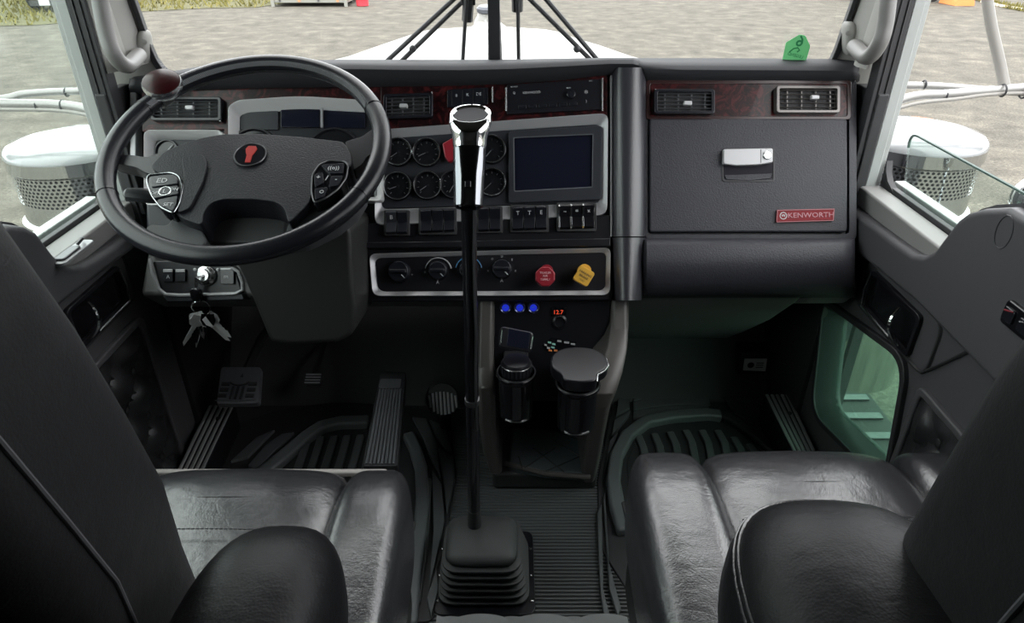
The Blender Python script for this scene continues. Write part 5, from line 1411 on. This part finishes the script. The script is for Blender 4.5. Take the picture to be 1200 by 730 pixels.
MB().loft([ksec(.955, .0224, .0207, .8, .9), ksec(.972, .0222, .0205, .8, .9), ksec(.968, .010, .010, .8, .9)]).build('knob_inlay', 'inlay_black', kt)
o = P1 + ka_*(P2 - P1).length*.22 - kd*.0205; MB().box(o, (.008, .004, .009), Fr(o, ku, kd, ka_)).build('selector_tab', 'gloss_black', kb, bevel=.0012)

# ================================================================== pedals
def flat_pedal(name, lab, quad, d_top, d_bot, thick, m, parent_cat='pedal', rows=None, cols=None, arm=True):
    q = [atD(quad[0][0], quad[0][1], d_top), atD(quad[1][0], quad[1][1], d_top), atD(quad[2][0], quad[2][1], d_bot), atD(quad[3][0], quad[3][1], d_bot)]
    c = sum(q, Vector())/4
    u = (q[1] - q[0]).normalized(); v0 = ((q[0] + q[1])/2 - (q[2] + q[3])/2).normalized(); n = u.cross(v0).normalized(); v = n.cross(u)
    fr = Fr(c, u, v, n)
    loc = [((p - c).dot(u), (p - c).dot(v)) for p in q]
    t = thing(name, lab, parent_cat, tuple(c + Vector((0, 0, -.04))))
    MB().prism(fr, rpoly(loc, .008, 3), -thick, 0).build('pad', m, t, bevel=.003)
    return t, fr, loc
t, fr, loc = flat_pedal('clutch_pedal', 'clutch pedal with embossed black rubber pad', [(259, 430), (306, 430), (303, 472), (254, 474)], 1.66, 1.60, .018, 'tread_grey')
t_arm = MB().tube([fr.w(0, .02, -.01), fr.w(.01, .15, -.03), fr.w(.02, .30, -.10)], .012, 8).build('pedal_arm', 'matt_black', t)
for k in range(3):
    for s_ in (-1, 1): MB().prism(fr, rrect(s_*.032, -.030 + .016*k, .020, .009, .001), 0, .004).build('tread_block', 'rubber', t, bevel=.001)
for x in (-.012, 0, .012): MB().prism(fr, rrect(x, -.022, .006, .034, .001), 0, .004).build('tread_bar', 'rubber', t, bevel=.001)
MB().tube([fr.w(.024*cos(radians(a)), .012 + .014*sin(radians(a)), .002) for a in range(200, 341, 20)], .0024, 6).build('tread_arc', 'rubber', t)
MB().tube([fr.w(x*.048, -.042 - .003*cos(x*2), .001) for x in (-1, -.5, 0, .5, 1)], .002, 6).build('tread_line', 'dull_chrome', t)
t, fr, loc = flat_pedal('brake_pedal', 'small dark ribbed brake pedal far under the dash', [(356, 437), (378, 437), (376, 450), (357, 451)], 1.74, 1.72, .012, 'rubber')
for k in range(4): MB().tube([fr.w(-.019, -.012 + .008*k, .001), fr.w(.019, -.012 + .008*k, .001)], .0018, 6).build('tread_bar', 'silver_plastic', t)
MB().tube([fr.w(0, .01, -.008), fr.w(0, .12, -.03), fr.w(0, .24, -.1)], .008, 8).build('pedal_arm', 'matt_black', t)
t, fr, loc = flat_pedal('accelerator_pedal', 'long ribbed accelerator treadle standing on the driver floor', [(446, 436), (476, 436), (466, 546), (424, 546)], 1.62, 1.40, .02, 'rubber')
hh = loc[0][1]
for k in range(8):
    f = (k + .5)/8
    b_ = loc[3][0] + (loc[2][0] - loc[3][0])*(.07 + .86*f); tp_ = loc[0][0] + (loc[1][0] - loc[0][0])*(.07 + .86*f)
    tp_ = b_ + (tp_ - b_)*.80
    MB().tube([fr.w(b_, -hh*.97, .001), fr.w(tp_, hh*.58, .001)], .0030, 6).build('tread_rib', 'tread_grey', t)
MB().prism(fr, rrect(loc[0][0]*.5 + loc[1][0]*.5 - .002, hh*.72, .05, .03, .004), 0, .002).build('tread_plate', 'tread_grey', t, bevel=.001)
MB().lathe(fr.w(0, -hh*.98, -.02), fr.u, [(.008, -.035), (.008, .035)], 10).build('hinge', 'dark_metal', t)
# round ribbed foot rest pad
c = atD(518, 468, 1.66); fr = Fr(c, (1, 0, 0), Vector((0, .55, .83)))
t = thing('round_foot_switch', 'round pale ribbed foot pad beside the accelerator', 'foot pad', tuple(c + Vector((0, 0, -.05))))
MB().prism(fr, circ(0, 0, .041, 28), -.02, 0).build('pad', 'rubber', t, bevel=.004)
MB().tube([c + Vector((0, .01, -.01)), Vector((c.x, c.y + .05, .0))], .015, 10).build('pad_post', 'matt_black', t)
for k in range(8):
    x = -.032 + .0092*k; e = sqrt(max(0, .038**2 - x*x)); 
    MB().tube([fr.w(x + .004, -e*.98, .001), fr.w(x, e*.5, .001)], .0028, 6).build('pad_rib', 'silver_light', t)

# ================================================================== sill plates
def sill_plate(name, lab, q, z, nr, screw):
    P = [atZ(x, y, z) for x, y in q]
    c = sum(P, Vector())/4
    t = thing(name, lab, 'sill plate', (c.x, c.y, 0), 'ribbed sill plates')
    mb = MB(); mb.add([p + Vector((0, 0, -z + .001)) for p in P] + P, [(0, 1, 2, 3), (4, 5, 6, 7), (0, 1, 5, 4), (1, 2, 6, 5), (2, 3, 7, 6), (3, 0, 4, 7)]); mb.build('base', 'smooth_black', t, bevel=.002)
    for k in range(nr):
        f = (k + .6)/(nr + .2); a = P[0].lerp(P[1], f); b = P[3].lerp(P[2], f)
        mb = MB(); mb.tube([a + Vector((0, 0, .001)), b + Vector((0, 0, .001))], .0042, 8, flat=.6); mb.build('rib', 'rib_metal', t)
    for f in screw:
        p = P[0].lerp(P[1], .62).lerp(P[3].lerp(P[2], .62), f)
        mb = MB(); mb.lathe(p, (0, 0, 1), [(.007, 0), (.006, .004), (.001, .005)], 12); mb.build('screw', 'dark_metal', t)
sill_plate('sill_plate', 'ribbed metal sill plate beside the clutch pedal at the left door', [(243, 476), (276, 476), (236, 560), (202, 560)], .075, 5, (.2,))
sill_plate('sill_plate', 'ribbed metal sill plate below the low window of the right door', [(895, 463), (926, 463), (964, 545), (936, 545)], .10, 5, (.3,))
# pale painted ledge under the left door
P = [atZ(x, y, .05) for x, y in ((212, 490), (224, 492), (196, 556), (176, 560))]
mb = MB(); mb.add([p + Vector((0, 0, -.045)) for p in P] + P, [(0, 1, 2, 3), (4, 5, 6, 7), (0, 1, 5, 4), (1, 2, 6, 5), (2, 3, 7, 6), (3, 0, 4, 7)])
tag(mb.build('baseboard_left', 'console_grey', bevel=.006), 'grey brown ledge along the left door sill', None, None, 'structure')

# ================================================================== floor covering
mb = MB()
y_ = .80
while y_ < 1.50:
    mb.tube([(-.19, y_, .001), (.23, y_, .001)], .0032, 6); y_ += .0088
mb.build('floor_ribs', 'mat_rubber', FLOOR, kind='stuff')
def poly_mat(t, name, px, z0, z1, m, r=.0, bevel=.003, sm=0):
    P = [atZ(x, y, z1) for x, y in px]
    pts = [(p.x, p.y) for p in P]
    if r: pts = rpoly(pts, r, 4)
    return MB().prism(Fr((0, 0, 0), (1, 0, 0), (0, 1, 0), (0, 0, 1)), pts, z0, z1).build(name, m, t, bevel=bevel)
def strip(t, name, px, w, z0, z1, m, bevel=.004):
    """flat raised band following a path on the floor"""
    P = [atZ(x, y, z1) for x, y in px]; P = [Vector((p.x, p.y)) for p in P]
    L_, R_ = [], []
    for i, p in enumerate(P):
        a = P[max(0, i-1)]; b = P[min(len(P)-1, i+1)]; d = (b - a).normalized(); n = Vector((-d.y, d.x))
        L_.append(tuple(p + n*w/2)); R_.append(tuple(p - n*w/2))
    return MB().prism(Fr((0, 0, 0), (1, 0, 0), (0, 1, 0), (0, 0, 1)), L_ + R_[::-1], z0, z1).build(name, m, t, bevel=bevel)
# passenger mat
t = thing('floor_mat', 'black rubber floor mat with raised rim in front of the passenger seat', 'floor mat', (.42, 1.3, 0))
poly_mat(t, 'mat_sheet', [(724, 452), (770, 440), (845, 438), (905, 447), (935, 490), (985, 590), (760, 730), (702, 640), (700, 560), (712, 500)], .001, .008, 'rubber', .03)
mat('mat_rim', (.12, .13, .135), .42, bump=300, bstr=.1)
strip(t, 'mat_rim', [(733, 620), (724, 590), (719, 560), (723, 530), (736, 506), (758, 490), (790, 484), (830, 481.5), (846, 483)], .034, .004, .030, 'mat_rim', .008)
strip(t, 'mat_rim', [(846, 483), (862, 490), (890, 510), (925, 540), (950, 565)], .030, .004, .026, 'rubber', .008)
poly_mat(t, 'mat_well', [(734, 540), (748, 512), (770, 498), (835, 492), (850, 497), (880, 520), (930, 560), (740, 600)], .006, .010, 'rubber', .02, .002)
for k in range(8):
    x = 752 + 18*k; yt = 509 - 2*min(k, 3) + (0 if k < 6 else 8*(k - 5)); 
    strip(t, 'well_rib', [(x - 4 + k*.6, yt), (x + 2 + k*1.0, yt + 14), (x + 6 + k*1.4, 545)], .020, .008, .017, 'mat_rubber', .004)
arcs = [(0, 9), (11, 21), (23, 32), (34, 41)]
def yarc(x, k): return 441 + k + ((x - 815)/80)**2*(7 + k*.05)
for a, b in arcs:
    xs_ = [742 + (830 - 742)*i/8 for i in range(9)]
    poly_mat(t, 'tread_panel', [(x, yarc(x, a)) for x in xs_] + [(x + (3 if x > 800 else 0), yarc(x, b)) for x in reversed(xs_)], .006, .016, 'mat_rubber', 0, .002)
for q in ([(833, 441), (858, 442), (872, 462), (892, 474), (880, 472), (845, 462)], [(862, 443), (893, 450), (912, 470), (925, 488), (895, 474), (874, 460)], [(848, 464), (880, 474), (925, 490), (935, 505), (890, 493), (858, 478)], [(858, 482), (895, 496), (938, 510), (960, 540), (935, 535), (890, 507)],
          [(726, 455), (738, 452), (738, 478), (722, 487)], [(720, 492), (739, 480), (737, 487), (716, 512)], [(715, 516), (724, 506), (710, 545), (707, 560)],
          [(700, 600), (705, 590), (707, 690), (716, 725), (708, 722), (703, 690)], [(707, 585), (709, 575), (714, 660), (728, 712), (724, 722), (714, 690)]):
    poly_mat(t, 'tread_panel', q, .006, .016, 'mat_rubber', 0, .002)
# driver mat
t = thing('floor_mat', 'black rubber floor mat with raised rim under the pedals', 'floor mat', (-.35, 1.2, 0))
poly_mat(t, 'mat_sheet', [(262, 500), (330, 478), (400, 470), (500, 478), (528, 496), (536, 560), (520, 640), (505, 700), (512, 728), (470, 730), (470, 600), (180, 600)], .001, .008, 'rubber', .03)
strip(t, 'mat_rim', [(300, 556), (330, 532), (358, 508), (376, 496), (398, 491), (432, 490)], .036, .004, .030, 'mat_rim', .008)
strip(t, 'mat_rim', [(478, 505), (486, 522), (493, 545), (495, 580), (492, 620), (484, 680), (478, 730)], .030, .004, .030, 'mat_rim', .008)
for k in range(6):
    x = 349 + 16.5*k
    strip(t, 'well_rib', [(x + 12 - k*1.2, 511 - k*.6), (x + 7 - k*1.0, 526), (x - 2 - k*.6, 552)], .020, .008, .017, 'mat_rubber', .004)
for q in ([(483, 488), (500, 490), (512, 520), (516, 560), (508, 545), (496, 512)], [(503, 491), (522, 500), (530, 530), (520, 525), (512, 512)], [(513, 524), (531, 534), (533, 560), (524, 600), (519, 560)],
          [(506, 550), (517, 566), (521, 606), (510, 660), (503, 690), (508, 620)], [(501, 640), (503, 610), (506, 560), (500, 560), (497, 610), (489, 700), (493, 705)], [(500, 700), (512, 665), (514, 690), (505, 722)],
          [(290, 545), (310, 522), (330, 508), (345, 506), (320, 530), (300, 552)], [(270, 540), (300, 512), (322, 503), (290, 535)]):
    poly_mat(t, 'tread_panel', q, .006, .016, 'mat_rubber', 0, .002)

# quilted cover behind the shifter
q0 = atZ(512, 722, .05); q1 = atZ(735, 722, .05)
t = thing('quilted_cover', 'grey quilted leather cover on the floor behind the gear shifter', 'cover', ((q0.x + q1.x)/2, .6, 0))
fq = Fr((0, 0, .046), (1, 0, 0), (0, 1, 0), (0, 0, 1)); sp = .056
def qf(a, b):
    u = q0.x + (q1.x - q0.x)*a; v = .45 + (q0.y - .45)*b
    h = .012*(abs(sin(pi*(u/sp + v/sp)*.5)*sin(pi*(u/sp - v/sp)*.5))**.5) * 1
    return fq.w(u, v, h)
MB().surf(qf, 80, 80).build('quilted_top', 'quilt_grey', t)
mb = MB(); mb.box(((q0.x + q1.x)/2, (.45 + q0.y)/2, .024), (q1.x - q0.x, q0.y - .45, .046)); mb.build('pad_core', 'quilt_grey', t, bevel=.008)

# green tag on the right windshield pane and a small label on the firewall
gq = [(914, 84), (921, 50), (937, 40.5), (944, 42), (949.5, 54), (941, 84)]
t = thing('green_tag', 'green paper tag with a mirrored 6 inside the right windshield', 'tag', tuple(WSR.w(*WSR.hit(930, 80, .02), .02)))
MB().prism(WSR, WSR.hits(rpoly(gq, 1.5, 3), .02), .0188, .0200).build('paper', 'green_tag', t)
text('6', WSR, *WSR.hit(937.5, 48.8, .02), .030, .0204, 'green_ink', t, 'number', mirror=True, rot=-.18, bold=.012)
text('LEGEND', WSR, *WSR.hit(932, 65, .02), .0085, .0204, 'green_ink', t, 'small_print', mirror=True, rot=-.22)
MB().tube([WSR.w(*WSR.hit(x, y, .0205), .0205) for x, y in ((925, 61), (930, 57), (935, 56), (937, 59), (934, 61))], .0012, 6).build('small_mark', 'green_ink', t)
lp = [atY(x, y, 1.52) for x, y in ((873, 421), (899, 421), (897, 435), (871, 434))]
c = sum(lp, Vector())/4; fl = Fr(c, (1, 0, 0), (0, 0, 1))
t = thing('warning_label', 'small pale green printed label under the glove box', 'label', tuple(c))
lw = [((p - c).x, (p - c).z) for p in lp]
MB().prism(fl, lw, -.004, .0).build('label_sheet', 'white_label', t)
MB().prism(fl, circ(-.012, 0, .009, 16), 0, .001).build('label_symbol', 'ink', t)
for k in range(3): MB().prism(fl, rrect(.012, -.007 + .007*k, .02, .002, .0005), 0, .001).build('label_line', 'ink', t)
mb = MB(); mb.box(c + Vector((0, .045, 0)), (.085, .08, .07)); mb.build('label_box', 'matt_black', t, bevel=.004)
